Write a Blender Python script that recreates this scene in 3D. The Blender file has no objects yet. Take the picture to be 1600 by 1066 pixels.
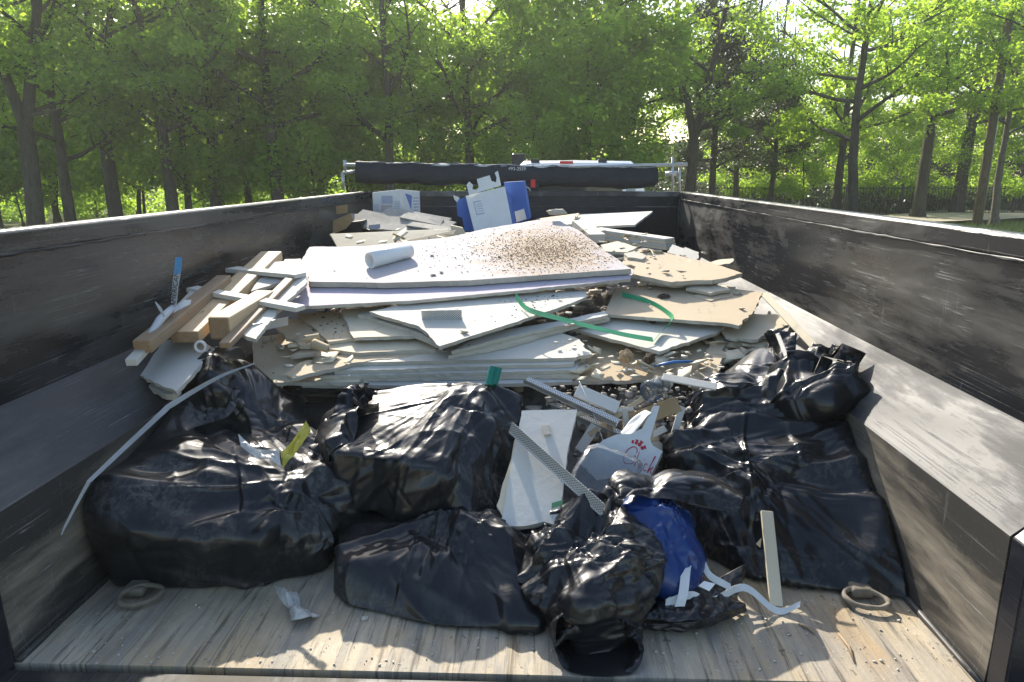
import bpy, bmesh, math, random
import numpy as np
from mathutils import Vector, Matrix
R = math.radians
# ---------------------------------------------------------------- camera, sky, sun, exposure
SC = bpy.context.scene
FPX = 1100.0                        # focal length for a 1600 px wide frame
PITCH = math.atan(262 / FPX)
YAW = math.atan(39 / FPX * math.cos(PITCH))
cam_d = bpy.data.cameras.new('camera')
cam = bpy.data.objects.new('camera', cam_d)
SC.collection.objects.link(cam)
cam.location = (0, 0, 1.0)
cam.rotation_euler = (math.pi / 2 - PITCH, 0, YAW)
cam_d.sensor_width = 36
cam_d.lens = 36 * FPX / 1600
cam_d.clip_start = .05
cam_d.clip_end = 2000
SC.camera = cam
SUN = Vector((-.50, 1.45, 1.0)).normalized()       # towards the sun
EL = math.asin(SUN.z)
AZ = math.atan2(SUN.x, SUN.y)
w = bpy.data.worlds.new('World')
SC.world = w
w.use_nodes = True
nt = w.node_tree
sky = nt.nodes.new('ShaderNodeTexSky')
sky.sky_type = 'NISHITA'
sky.sun_disc = False
sky.sun_elevation = EL
sky.sun_rotation = AZ
sky.air_density = 1.1
sky.dust_density = 1.6
bg = nt.nodes['Background']
bg.inputs[1].default_value = .15
nt.links.new(sky.outputs[0], bg.inputs[0])
sl = bpy.data.lights.new('sun', 'SUN')
sl.energy = 5.0
sl.angle = R(.53)
sl.color = (1, .93, .81)
so = bpy.data.objects.new('sun', sl)
SC.collection.objects.link(so)
so.rotation_euler = (-SUN).to_track_quat('-Z', 'Y').to_euler()
so.location = (-5, 8, 12)
SC.view_settings.view_transform = 'Standard'
SC.view_settings.look = 'None'
SC.view_settings.gamma = 1
SC.view_settings.exposure = .93
SC.view_settings.use_curve_mapping = False
SC.cycles.max_bounces = 6
SC.cycles.diffuse_bounces = 3
SC.cycles.glossy_bounces = 3
SC.cycles.transmission_bounces = 5
SC.cycles.transparent_max_bounces = 8
# ---------------------------------------------------------------- helpers
rng = np.random.default_rng(7)
random.seed(7)
CM = Matrix.Rotation(YAW, 3, 'Z') @ Matrix.Rotation(math.pi / 2 - PITCH, 3, 'X')
CP = Vector((0, 0, 1.0))
def ray(u, v):
    return CM @ Vector(((u - 800) / FPX, -(v - 533) / FPX, -1))
def at(u, v, Y=None, z=None, X=None):
    "the place in the scene seen at a spot of the photograph, given its distance, height or side"
    d = ray(u, v)
    if Y is not None: t = (Y - CP.y) / d.y
    elif z is not None: t = (z - CP.z) / d.z
    else: t = (X - CP.x) / d.x
    return CP + d * t
def on_plane(u, v, p0, sx, sy):
    d = ray(u, v)
    n = Vector((-sx, -sy, 1))
    t = (Vector(p0) - CP).dot(n) / d.dot(n)
    return CP + d * t
WL = {}
COL = SC.collection
def tag(o, label=None, cat=None, group=None, kind=None):
    if label: o['label'] = label
    if cat: o['category'] = cat
    if group: o['group'] = group
    if kind: o['kind'] = kind
    return o
def empty(name, loc, label=None, cat=None, group=None, parent=None):
    o = bpy.data.objects.new(name, None)
    o.empty_display_size = .1
    COL.objects.link(o)
    WL[o.name] = Vector(loc)
    o.location = loc
    if parent is not None:
        o.parent = parent
        o.location = Vector(loc) - WL[parent.name]
    return tag(o, label, cat, group)
def mesh(name, V, F, mat=None, parent=None, smooth=False, fm=None, label=None, cat=None, group=None, kind=None, origin=None):
    "one mesh object from world coordinates; its origin goes to the middle of its base"
    V = np.asarray(V, float).reshape(-1, 3)
    if origin is None:
        lo, hi = V.min(0), V.max(0)
        origin = ((lo[0] + hi[0]) / 2, (lo[1] + hi[1]) / 2, lo[2])
    org = np.array(origin, float)
    me = bpy.data.meshes.new(name)
    if isinstance(F, np.ndarray):
        nv, nf, k = len(V), len(F), F.shape[1]
        me.vertices.add(nv); me.vertices.foreach_set('co', (V - org).ravel())
        me.loops.add(nf * k); me.loops.foreach_set('vertex_index', F.ravel().astype(np.int32))
        me.polygons.add(nf)
        me.polygons.foreach_set('loop_start', np.arange(0, nf * k, k, dtype=np.int32))
        me.update(calc_edges=True)
    else:
        me.from_pydata((V - org).tolist(), [], F)
    mats = mat if isinstance(mat, (list, tuple)) else [mat]
    for m in mats:
        if m is not None: me.materials.append(m)
    if fm is not None: me.polygons.foreach_set('material_index', np.asarray(fm, np.int32))
    if smooth: me.polygons.foreach_set('use_smooth', np.ones(len(me.polygons), bool))
    me.update()
    o = bpy.data.objects.new(name, me)
    COL.objects.link(o)
    WL[o.name] = Vector(org)
    o.location = org
    if parent is not None:
        o.parent = parent
        o.location = Vector(org) - WL[parent.name]
    return tag(o, label, cat, group, kind)
def copy_tree(o, parent=None):
    c = o.copy()
    COL.objects.link(c)
    if parent is not None: c.parent = parent
    for ch in o.children: copy_tree(ch, c)
    return c
class MB:
    "collects shapes for one mesh"
    def __init__(s): s.V, s.F, s.M = [], [], []
    def add(s, V, F, m=0):
        b = len(s.V)
        s.V += [tuple(v) for v in V]
        s.F += [tuple(i + b for i in f) for f in F]
        s.M += [m] * len(F)
        return s
    def box(s, lo, hi, m=0):
        (x0, y0, z0), (x1, y1, z1) = lo, hi
        return s.add([(x0,y0,z0),(x1,y0,z0),(x1,y1,z0),(x0,y1,z0),(x0,y0,z1),(x1,y0,z1),(x1,y1,z1),(x0,y1,z1)],
              [(3,2,1,0),(4,5,6,7),(0,1,5,4),(1,2,6,5),(2,3,7,6),(3,0,4,7)], m)
    def beam(s, a, b, w, h, up=(0, 0, 1), m=0):
        "bar from a to b, the middle of its underside on the line; w across, h along up"
        a, b, up = Vector(a), Vector(b), Vector(up)
        d = (b - a).normalized()
        x = d.cross(up).normalized(); u = x.cross(d).normalized()
        V = []
        for p in (a, b):
            for sx, su in ((-.5, 0), (.5, 0), (.5, 1), (-.5, 1)): V.append(p + x * (w * sx) + u * (h * su))
        return s.add(V, [(0,1,2,3),(7,6,5,4),(0,4,5,1),(1,5,6,2),(2,6,7,3),(3,7,4,0)], m)
    def tube(s, path, rad, seg=8, cap=True, m=0):
        path = [Vector(p) for p in path]
        n = len(path)
        if not hasattr(rad, '__len__'): rad = [rad] * n
        V, F = [], []
        prev = None
        for i, p in enumerate(path):
            d = (path[min(i + 1, n - 1)] - path[max(i - 1, 0)]).normalized()
            if prev is None:
                prev = d.orthogonal().normalized()
            x = (prev - d * prev.dot(d)).normalized(); prev = x
            y = d.cross(x)
            for k in range(seg):
                a = 2 * math.pi * k / seg
                V.append(p + (x * math.cos(a) + y * math.sin(a)) * rad[i])
        for i in range(n - 1):
            for k in range(seg):
                k2 = (k + 1) % seg
                F.append((i*seg+k, i*seg+k2, (i+1)*seg+k2, (i+1)*seg+k))
        if cap:
            F.append(tuple(range(seg))[::-1]); F.append(tuple((n-1)*seg+k for k in range(seg)))
        return s.add(V, F, m)
    def prism(s, poly, off, m=0, ms=None):
        "polygon of points and the same polygon moved by off, closed round the sides"
        n = len(poly); off = Vector(off)
        P = [Vector(p) for p in poly]
        V = P + [p + off for p in P]
        b = len(s.V)
        s.add(V, [tuple(range(n))], m)
        s.F.append(tuple(b + n + i for i in range(n))[::-1]); s.M.append(m)
        for i in range(n):
            j = (i + 1) % n
            s.F.append((b+i, b+n+i, b+n+j, b+j)); s.M.append(m if ms is None else ms)
        return s
    def build(s, name, mat=None, parent=None, smooth=False, **k):
        return mesh(name, s.V, s.F, mat, parent, smooth, fm=s.M, **k)
def bevel(o, wd=.003, seg=2):
    m = o.modifiers.new('bevel', 'BEVEL'); m.width = wd; m.segments = seg; m.limit_method = 'ANGLE'; m.angle_limit = R(40)
    return o
def lerp(a, b, t): return a + (b - a) * t
def spline(P, n):
    "points along a smooth curve through P"
    P = [Vector(p) for p in P]
    Q = [P[0] * 2 - P[1]] + P + [P[-1] * 2 - P[-2]]
    out = []
    m = len(P) - 1
    for k in range(n):
        t = k / (n - 1) * m
        i = min(int(t), m - 1); t -= i
        a, b, c, d = Q[i:i + 4]
        out.append(.5 * ((2 * b) + (c - a) * t + (2 * a - 5 * b + 4 * c - d) * t * t + (3 * b - a - 3 * c + d) * t ** 3))
    return out
# ---------------------------------------------------------------- materials
class NT:
    def __init__(s, name):
        s.m = bpy.data.materials.new(name); s.m.use_nodes = True
        s.t = s.m.node_tree; s.b = s.t.nodes['Principled BSDF']; s.out = s.t.nodes['Material Output']
    def n(s, typ, **k):
        x = s.t.nodes.new('ShaderNode' + typ)
        for a, v in k.items(): setattr(x, a, v)
        return x
    def set(s, sock, v):
        if isinstance(v, bpy.types.NodeSocket): s.t.links.new(v, sock)
        elif v is not None:
            if hasattr(v, '__len__') and len(v) == 3 and sock.type == 'RGBA': v = (*v, 1)
            sock.default_value = v
    def coords(s, scale=(1, 1, 1), rot=(0, 0, 0), shift=True):
        tc = s.n('TexCoord'); mp = s.n('Mapping')
        s.t.links.new(tc.outputs['Object'], mp.inputs[0])
        mp.inputs['Scale'].default_value = scale; mp.inputs['Rotation'].default_value = rot
        if shift:
            oi = s.n('ObjectInfo'); mu = s.n('Math', operation='MULTIPLY'); mu.inputs[1].default_value = 37.
            s.t.links.new(oi.outputs['Random'], mu.inputs[0]); s.t.links.new(mu.outputs[0], mp.inputs['Location'])
        return mp.outputs[0]
    def noise(s, vec, scale, detail=4, rough=.55, dist=0):
        x = s.n('TexNoise'); s.set(x.inputs['Vector'], vec)
        x.inputs['Scale'].default_value = scale; x.inputs['Detail'].default_value = detail
        x.inputs['Roughness'].default_value = rough; x.inputs['Distortion'].default_value = dist
        return x.outputs['Fac']
    def ramp(s, fac, a, b, lo=0., hi=1.):
        x = s.n('MapRange'); x.clamp = True
        s.set(x.inputs[0], fac); x.inputs[1].default_value = a; x.inputs[2].default_value = b
        x.inputs[3].default_value = lo; x.inputs[4].default_value = hi
        return x.outputs[0]
    def mix(s, f, a, b):
        x = s.n('Mix', data_type='RGBA'); s.set(x.inputs[0], f); s.set(x.inputs[6], a); s.set(x.inputs[7], b)
        return x.outputs[2]
    def math(s, op, a, b=None, c=None):
        x = s.n('Math', operation=op); s.set(x.inputs[0], a)
        if b is not None: s.set(x.inputs[1], b)
        if c is not None: s.set(x.inputs[2], c)
        return x.outputs[0]
    def bump(s, h, dist=.005, st=.6, nrm=None):
        x = s.n('Bump'); s.set(x.inputs['Height'], h); x.inputs['Distance'].default_value = dist; x.inputs['Strength'].default_value = st
        if nrm is not None: s.set(x.inputs['Normal'], nrm)
        return x.outputs[0]
    def fin(s, col=None, rough=None, metal=None, nrm=None, spec=None, **k):
        B = s.b.inputs
        s.set(B['Base Color'], col); s.set(B['Roughness'], rough); s.set(B['Metallic'], metal); s.set(B['Normal'], nrm); s.set(B['Specular IOR Level'], spec)
        for a, v in k.items(): s.set(B[a.replace('_', ' ')], v)
        return s.m
def m_plain(name, col, rough=.6, var=.25, scale=25, metal=0., spec=.4, bump=.0015, **k):
    t = NT(name); c = t.coords()
    f = t.noise(c, scale, 5, .6)
    f2 = t.noise(c, scale * .13, 3, .6)
    g = t.math('ADD', t.math('MULTIPLY', f, .5), t.math('MULTIPLY', f2, .5))
    a = tuple(x * (1 - var) for x in col); b = tuple(min(1, x * (1 + var)) for x in col)
    return t.fin(t.mix(t.ramp(g, .3, .7), a, b), rough, metal, t.bump(f, bump), spec, **k)
# ---------------------------------------------------------------- surfaces of the trailer
def m_paint(name, base, dust, amount, scratch=.5, rough=.32, spec=.3):
    "scuffed, dusty black paint on steel; scratches run mostly along the trailer"
    t = NT(name)
    c = t.coords((1, .55, 1.6), shift=False)
    d1 = t.noise(c, 1.7, 6, .62, .6)
    d2 = t.noise(t.coords((6, 1.1, 9), shift=False), 2.2, 6, .7, .4)
    dm = t.ramp(t.math('ADD', t.math('MULTIPLY', d1, .65), t.math('MULTIPLY', d2, .35)), .48, .61)
    sp = t.ramp(t.noise(t.coords(shift=False), 90, 3, .7), .62, .75)
    s1 = t.ramp(t.noise(t.coords((150, .55, 120), (R(7), 0, 0), False), 2.0, 4, .6, .6), .60, .72)
    s2 = t.ramp(t.noise(t.coords((150, .8, 130), (R(-22), 0, R(3)), False), 2.3, 4, .6, .8), .62, .74)
    s3 = t.ramp(t.noise(t.coords((60, 40, 3.2), (R(31), 0, 0), False), 1.6, 3, .6, .9), .66, .72)
    brk = t.ramp(t.noise(t.coords(shift=False), 3.4, 5, .7), .44, .66)
    s = t.math('MULTIPLY', t.math('MAXIMUM', t.math('MAXIMUM', s1, s2), t.math('MULTIPLY', s3, .4)), brk)
    col = t.mix(t.math('MULTIPLY', dm, amount), base, dust)
    col = t.mix(t.math('MULTIPLY', sp, .25), col, tuple(min(1, x * 1.5) for x in dust))
    col = t.mix(t.math('MULTIPLY', s, scratch), col, (.46, .455, .44))
    ro = t.math('ADD', t.math('MULTIPLY', t.math('ADD', dm, s), .3), rough)
    hgt = t.math('ADD', t.math('MULTIPLY', s, -.3), t.noise(t.coords((.6, .6, .6), shift=False), 3.5, 2))
    return t.fin(col, ro, 0, t.bump(hgt, .012, .35), spec)
M = {}
M['wall_paint'] = m_paint('black_side_paint', (.013, .0135, .016), (.125, .118, .105), .6, .75, .22, .5)
M['front_paint'] = m_paint('black_front_paint', (.012, .013, .019), (.06, .06, .062), .5, .35, .3)
M['low_paint'] = m_paint('worn_lower_paint', (.045, .042, .038), (.26, .225, .175), .85, .8, .42)
M['ledge_paint'] = m_paint('worn_ledge_paint', (.035, .036, .04), (.125, .122, .114), .8, 1., .52, .25)
M['rail'] = m_paint('rail_paint', (.03, .031, .034), (.20, .195, .18), .7, .9, .42)
M['sill'] = m_paint('sill_paint', (.02, .02, .02), (.2, .17, .12), .6, .5, .5)
def m_floor():
    t = NT('dusty_steel_floor')
    a = t.noise(t.coords((7, .8, 1), shift=False), 2.4, 8, .68, .7)
    b = t.noise(t.coords((34, 1.6, 1), shift=False), 2.0, 6, .7, .8)
    c = t.noise(t.coords(shift=False), 2.1, 5, .6, .4)
    d = t.noise(t.coords(shift=False), 70, 4, .75)
    tan, pale, grey, dark, rust = (.40, .315, .195), (.49, .43, .33), (.27, .25, .215), (.06, .052, .042), (.34, .21, .09)
    col = t.mix(t.ramp(c, .4, .62), tan, pale)
    col = t.mix(t.ramp(a, .42, .64), col, grey)
    col = t.mix(t.math('MULTIPLY', t.ramp(b, .52, .66), .8), col, dark)
    col = t.mix(t.math('MULTIPLY', t.ramp(t.noise(t.coords((5, 1.5, 1), shift=False), 1.4, 4, .6), .55, .72), .55), col, rust)
    col = t.mix(t.math('MULTIPLY', t.ramp(t.noise(t.coords((1.6, .8, 1), shift=False), 1.9, 6, .7, .8), .5, .68), .35), col, (.13, .11, .085))
    col = t.mix(t.math('MULTIPLY', t.ramp(d, .62, .72), .5), col, (.62, .58, .5))
    col = t.mix(t.math('MULTIPLY', t.ramp(t.noise(t.coords((1, .7, 1), shift=False), 55, 3, .6), .66, .72), .6), col, (.06, .05, .04))
    return t.fin(col, .72, 0, t.bump(t.math('ADD', b, t.math('MULTIPLY', d, .5)), .004, .6), .3)
M['floor'] = m_floor()
M['chrome'] = m_plain('galvanised_tube', (.42, .43, .44), .4, .25, 60, .7)
M['mesh_tarp'] = m_plain('black_tarp', (.016, .017, .022), .6, .45, 9, 0, .4, .02)
M['rusty'] = m_plain('muddy_steel', (.17, .145, .11), .8, .6, 30, 0, .3, .004)
# ---------------------------------------------------------------- the trailer (deck at height 0, ground below)
GZ = -.78
XR, XL, WO, ZB, ZC, ZT = .903, -1.085, .1485, .330, .478, .873
Y0, Y1 = 1.246, 5.29
tr = empty('dump_trailer', (-.09, 3.2, GZ), 'long black dump trailer with high scratched sides, loaded with rubble', 'trailer')
b = MB(); b.box((XL - .02, Y0, -.08), (XR + .02, Y1 + .02, 0)); b.build('floor', M['floor'], tr)
b = MB(); b.box((XL - .17, Y0 - .26, -.16), (XR + .17, Y0 - .003, -.012)); sill = b.build('tail_sill', M['sill'], tr); bevel(sill, .012, 3)
b = MB(); b.beam((XL, Y0 - .04, -.011), (XR, Y0 - .04, -.011), .03, .012); b.build('tail_lip', M['sill'], tr)
def side(sg):
    X = XR if sg > 0 else XL
    U = X + sg * WO
    T = .02
    def sheet(name, p, q, mat, th=T):
        (xa, za), (xb, zb) = p, q
        b = MB(); d = Vector((zb - za, 0, -(xb - xa))) * sg; d.normalize(); d *= th
        N = 40
        V, F = [], []
        # a sheet with a shallow, uneven dent field
        K = 8
        for i in range(N + 1):
            for k in range(K + 1):
                y = lerp(Y0, Y1, i / N); s_ = k / K
                w_ = math.sin(s_ * math.pi) * (.004 * math.sin(y * 5.1 + s_ * 3) + .003 * math.sin(y * 9.7 + 1.3 + s_ * 5 + sg))
                V.append((xa + (xb - xa) * s_ + d.x / th * w_, y, za + (zb - za) * s_ + d.z / th * w_))
        for i in range(N):
            for k in range(K):
                q4 = (i*(K+1)+k, (i+1)*(K+1)+k, (i+1)*(K+1)+k+1, i*(K+1)+k+1)
                F.append(q4 if sg < 0 else q4[::-1])
        o = mesh(name, V, F, mat, tr, True)
        m = o.modifiers.new('thickness', 'SOLIDIFY'); m.thickness = th; m.offset = -1
        o.modifiers.new('crisp', 'EDGE_SPLIT').split_angle = R(35)
        return o
    lo = sheet('lower_side_panel', (X, .0), (X, ZB), M['low_paint'])
    le = sheet('sloping_ledge', (X, ZB), (U, ZC), M['ledge_paint'])
    up = sheet('upper_side_panel', (U, ZC), (U, ZT - .04), M['wall_paint'])
    b = MB()
    poly = [(U - sg * .012, ZT - .052), (U - sg * .012, ZT - .008), (U - sg * .004, ZT), (U + sg * .028, ZT), (U + sg * .032, ZT - .006), (U + sg * .032, ZT - .052)]
    b.prism([(x, Y0, z) for x, z in poly], (0, Y1 - Y0 + .03, 0))
    rail = b.build('top_rail', M['wall_paint'], tr); bevel(rail, .003)
    # weld bead under the rail, slightly uneven
    pts = [(U - sg * .007, y, ZT - .056 + random.uniform(-.0015, .0015)) for y in np.linspace(Y0, Y1, 90)]
    b = MB(); b.tube(pts, [random.uniform(.003, .0065) for _ in pts], 6); b.build('weld_bead', M['rail'], tr, True)
    # end post at the tail, standing behind the sheet ends
    b = MB()
    pp = [(X + sg * .001, -.012), (X + sg * .001, ZB), (U + sg * .001, ZC), (U + sg * .001, ZT - .06), (U + sg * .10, ZT - .06), (U + sg * .10, -.012)]
    b.prism([(x, Y0 - .055, z) for x, z in pp], (0, .052, 0)); p = b.build('end_post', M['front_paint'], tr); bevel(p, .004)
    # outer ribs
    for y in np.linspace(Y0 + .5, Y1 - .1, 7):
        b = MB(); b.box((min(U + sg * .022, U + sg * .058), y - .03, -.05), (max(U + sg * .022, U + sg * .058), y + .03, ZT - .054))
        b.build('outer_rib', M['front_paint'], tr)
    # floor to side weld strip
    pts = [(X - sg * .004, y, .003) for y in np.linspace(Y0, Y1, 60)]
    b = MB(); b.tube(pts, [random.uniform(.006, .012) for _ in pts], 6); b.build('floor_weld', M['low_paint'], tr, True)
side(1); side(-1)
b = MB()
b.prism([(XL - WO + .001, Y1, 0), (XL - WO + .001, Y1, ZT - .03), (XR + WO - .001, Y1, ZT - .03), (XR + WO - .001, Y1, 0)], (0, .03, 0)); b.build('front_panel', M['front_paint'], tr)
b = MB(); b.box((XL - WO + .013, Y1 - .012, ZT - .04), (XR + WO - .013, Y1 + .05, ZT - .001)); bevel(b.build('front_rail', M['rail'], tr))
b = MB(); b.box((XL - WO + .02, Y1 - .004, ZT - .115), (XR + WO - .02, Y1 - .001, ZT - .108)); b.build('front_seam', M['rail'], tr)
for x in (XR + WO - .006, XL - WO + .006):
    b = MB(); b.tube([(x, Y1 - .004, z) for z in np.linspace(.0, ZT - .06, 40)], [random.uniform(.006, .011) for _ in range(40)], 6); b.build('corner_weld', M['rail'], tr, True)
# under the deck: frame, axles and wheels
b = MB(); b.box((-.55, Y0, -.30), (-.45, Y1 + .2, -.081)); b.build('chassis_beam', M['front_paint'], tr)
b = MB(); b.box((.27, Y0, -.30), (.37, Y1 + .2, -.081)); b.build('chassis_beam', M['front_paint'], tr)
M['tyre'] = m_plain('tyre_rubber', (.02, .02, .02), .85, .3, 40)
def wheel(par, x, y, z, r, wd, sg):
    ring = lambda rr, xo: [(x + sg * xo, y + rr * math.cos(a), z + rr * math.sin(a)) for a in np.linspace(0, 2 * math.pi, 28, endpoint=False)]
    prof = [(r * .62, 0), (r * .9, -.01), (r, .03), (r, wd - .03), (r * .9, wd + .01), (r * .62, wd)]
    V = []; F = []
    for rr, xo in prof: V += ring(rr, xo)
    for i in range(6):
        j = (i + 1) % 6
        for k in range(28): F.append((i*28+k, i*28+(k+1)%28, j*28+(k+1)%28, j*28+k))
    t = mesh('tyre', V, F, M['tyre'], par, True)
    V = []; F = []
    for rr, xo in ((r * .63, .02), (r * .63, wd - .02), (r * .5, wd - .06), (r * .15, wd - .05), (r * .12, wd - .02)): V += ring(rr, xo)
    for i in range(4):
        for k in range(28): F.append((i*28+k, i*28+(k+1)%28, (i+1)*28+(k+1)%28, (i+1)*28+k))
    F.append(tuple(4*28+k for k in range(28)))
    mesh('rim', V, F, M['chrome'], t, True)
for y in (2.7, 3.55):
    wheel(tr, XR + .19, y, GZ + .38, .38, .22, 1); wheel(tr, XL - .19, y, GZ + .38, .38, .22, -1)
    b = MB(); b.tube([(XL - .2, y, GZ + .38), (XR + .2, y, GZ + .38)], .045, 10); b.build('axle', M['front_paint'], tr, True)
b = MB(); b.beam((-.35, Y1 + .1, -.28), (-.05, Y1 + 1.5, -.28), .09, .12); b.build('drawbar', M['front_paint'], tr)
b = MB(); b.beam((.2, Y1 + .1, -.28), (-.05, Y1 + 1.5, -.28), .09, .12); b.build('drawbar', M['front_paint'], tr)
b = MB(); b.tube([(-.05, Y1 + 1.1, -.5), (-.05, Y1 + 1.1, -.1)], .04, 10); b.tube([(-.05, Y1 + 1.1, -.5), (-.05, Y1 + 1.1, GZ)], .028, 10); b.build('jack_leg', M['chrome'], tr, True)
# tool box with hydraulic bits just ahead of the front panel
bx = at(822, 284, Y=Y1 + .16)
b = MB(); b.box((bx.x - .16, Y1 + .06, .3), (bx.x + .10, Y1 + .3, bx.z - .01)); bevel(b.build('pump_box', M['front_paint'], tr), .01)
M['red'] = m_plain('red_plastic', (.55, .03, .03), .4, .15)
M['redglow'] = m_plain('red_lens', (.5, .02, .03), .2, .15)
p = at(833, 287, Y=Y1 + .05)
b = MB(); b.box((p.x - .017, p.y - .012, p.z - .03), (p.x + .017, p.y + .004, p.z + .03)); bevel(b.build('red_tag', M['red'], tr), .003)
p = at(822, 299, Y=Y1 + .05)
b = MB(); b.tube([p + Vector((.03 * math.cos(a), 0, .03 * math.sin(a))) for a in np.linspace(0, 5.8, 18)], .006, 6); b.build('hose_loop', M['chrome'], tr, True)
p = at(986, 294, Y=Y1 + .1)
b = MB(); b.box((p.x - .035, p.y, p.z - .03), (p.x + .035, p.y + .02, p.z + .014)); bevel(b.build('grey_bracket', M['chrome'], tr), .002)
# lashing rings on the deck, each with its clip
def d_ring(c, ry, rx, rot, tilt):
    rm = MB(); pts = []
    for a in np.linspace(0, 2 * math.pi, 33)[:-1]:
        v = Vector((rx * math.cos(a), ry * math.sin(a) * (1 - .12 * math.cos(a)), 0))
        v.rotate(Matrix.Rotation(tilt, 3, 'X')); v.rotate(Matrix.Rotation(rot, 3, 'Z'))
        pts.append(c + v + Vector((0, 0, .014 + ry * abs(math.sin(tilt)))))
    pts.append(pts[0]); pts.append(pts[1])
    rm.tube(pts, [.0062 + .0008 * math.sin(i * 1.1) for i in range(len(pts))], 8, False)
    o = rm.build('lashing_ring', M['rusty'], tr, True)
    e = Vector((rx * .86, 0, 0)); e.rotate(Matrix.Rotation(rot + math.pi / 2 * 1.2, 3, 'Z'))
    q = c + e
    b = MB(); b.prism([(q.x - .028, q.y - .024, .004), (q.x + .028, q.y - .024, .004), (q.x + .024, q.y + .024, .004), (q.x - .024, q.y + .024, .004)], (0, 0, .026))
    k = b.build('ring_clip', M['rusty'], o); bevel(k, .009, 3)
d_ring(at(222, 941, z=0), .031, .046, R(25), R(12))
d_ring(at(1352, 946, z=0), .031, .048, R(-22), R(8))
# ---------------------------------------------------------------- rolled tarp over the front
tp = empty('tarp_roller', (-.05, Y1 + .08, ZT), 'rolled black mesh tarp on chrome tubes above the front panel', 'tarp')
YT = Y1 + .10
A, B = at(556, 256, Y=YT), at(1028, 266, Y=YT)
b = MB(); b.tube([at(540, 258, Y=YT), at(700, 259, Y=YT), at(860, 262, Y=YT), at(1074, 257, Y=YT)], .013, 10); b.build('roller_tube', M['chrome'], tp, True)
# hanging, loosely rolled sheet: cross-section follows a sagging roll
V, F = [], []
NU, NS = 90, 26
for i in range(NU + 1):
    u = i / NU
    q = A.lerp(B, u)
    z0 = q.z + .004 * math.sin(u * 40) + .003 * math.sin(u * 97 + 1)
    deep = (.158 - .008 * u + .002 * math.sin(u * 9) + .004 * math.sin(u * 31)) * (1 - .25 * max(0, (u - .985) / .015) ** 1.5)
    fat = .026 + .004 * math.sin(u * 13 + .5) + .004 * math.sin(u * 37)
    for k in range(NS):
        a = 2 * math.pi * k / NS
        s_ = .5 - .5 * math.cos(a)
        r = .012 + fat * math.sin(math.pi * min(1, s_ * .62 + .02)) ** .9
        y = math.copysign(r, math.sin(a)) * abs(math.sin(a)) ** .6
        V.append((q.x, YT - y + .003 * math.sin(k * 2.4 + u * 55), z0 + .016 - deep * s_))
for i in range(NU):
    for k in range(NS):
        k2 = (k + 1) % NS
        F.append((i*NS+k, i*NS+k2, (i+1)*NS+k2, (i+1)*NS+k))
F.append(tuple(range(NS))[::-1]); F.append(tuple(NU*NS+k for k in range(NS)))
tarp = mesh('tarp_sheet', V, F, M['mesh_tarp'], tp, True)
# frayed bright hem along the top
b = MB(); pts = [at(560 + 465 * t, 253.5 + 8.5 * t + .8 * math.sin(t * 61), Y=YT - .018) for t in np.linspace(0, 1, 120)]
b.tube(pts, [random.uniform(.001, .004) for _ in pts], 5); b.build('frayed_hem', M['chrome'], tp, True)
for (u, v0, v1) in ((539, 250, 266), (536, 270, 297)):
    b = MB(); b.tube([at(u, v0, Y=YT), at(u, v1, Y=YT)], .012, 8); b.build('bracket_post', M['chrome'], tp, True)
b = MB(); b.tube([at(536, 270, Y=YT), at(556, 268, Y=YT)], .012, 8); b.build('bracket_arm', M['chrome'], tp, True)
for (u, v0, v1) in ((1051, 246, 300), (1062, 262, 300)):
    b = MB(); b.tube([at(u, v0, Y=YT), at(u, v1, Y=YT)], .009, 8); b.build('bracket_post', M['chrome'], tp, True)
b = MB(); b.tube([at(1040, 272, Y=YT), at(1058, 271, Y=YT)], .016, 8); b.build('bracket_arm', M['chrome'], tp, True)
b = MB(); b.tube([at(1052, 190, Y=YT + .02), at(1053, 252, Y=YT + .02)], .0022, 6); b.build('aerial_rod', M['chrome'], tp, True)
M['white_ink'] = m_plain('white_ink', (.62, .62, .6), .6, .25)
def text(name, s, size, loc, xdir, up, mat, parent, extr=.0006, shear=0.):
    cu = bpy.data.curves.new(name, 'FONT'); cu.body = s; cu.size = size; cu.align_x = 'CENTER'; cu.align_y = 'CENTER'; cu.extrude = extr; cu.shear = shear
    tmp = bpy.data.objects.new('tmp_text', cu); COL.objects.link(tmp)
    dg = bpy.context.evaluated_depsgraph_get()
    me = bpy.data.meshes.new_from_object(tmp.evaluated_get(dg))
    bpy.data.objects.remove(tmp)
    x = Vector(xdir).normalized(); u = Vector(up); n = x.cross(u).normalized(); u = n.cross(x)
    W = [Vector(loc) + x * v.co.x + u * v.co.y + n * (v.co.z + extr) for v in me.vertices]
    return mesh(name, W, [tuple(p.vertices) for p in me.polygons], mat, parent)
q = at(808, 264, Y=YT - .035)
text('phone_lettering', '493-2559', .034, q, (1, 0, -.02), (0, 0, 1), M['white_ink'], tp)
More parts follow.
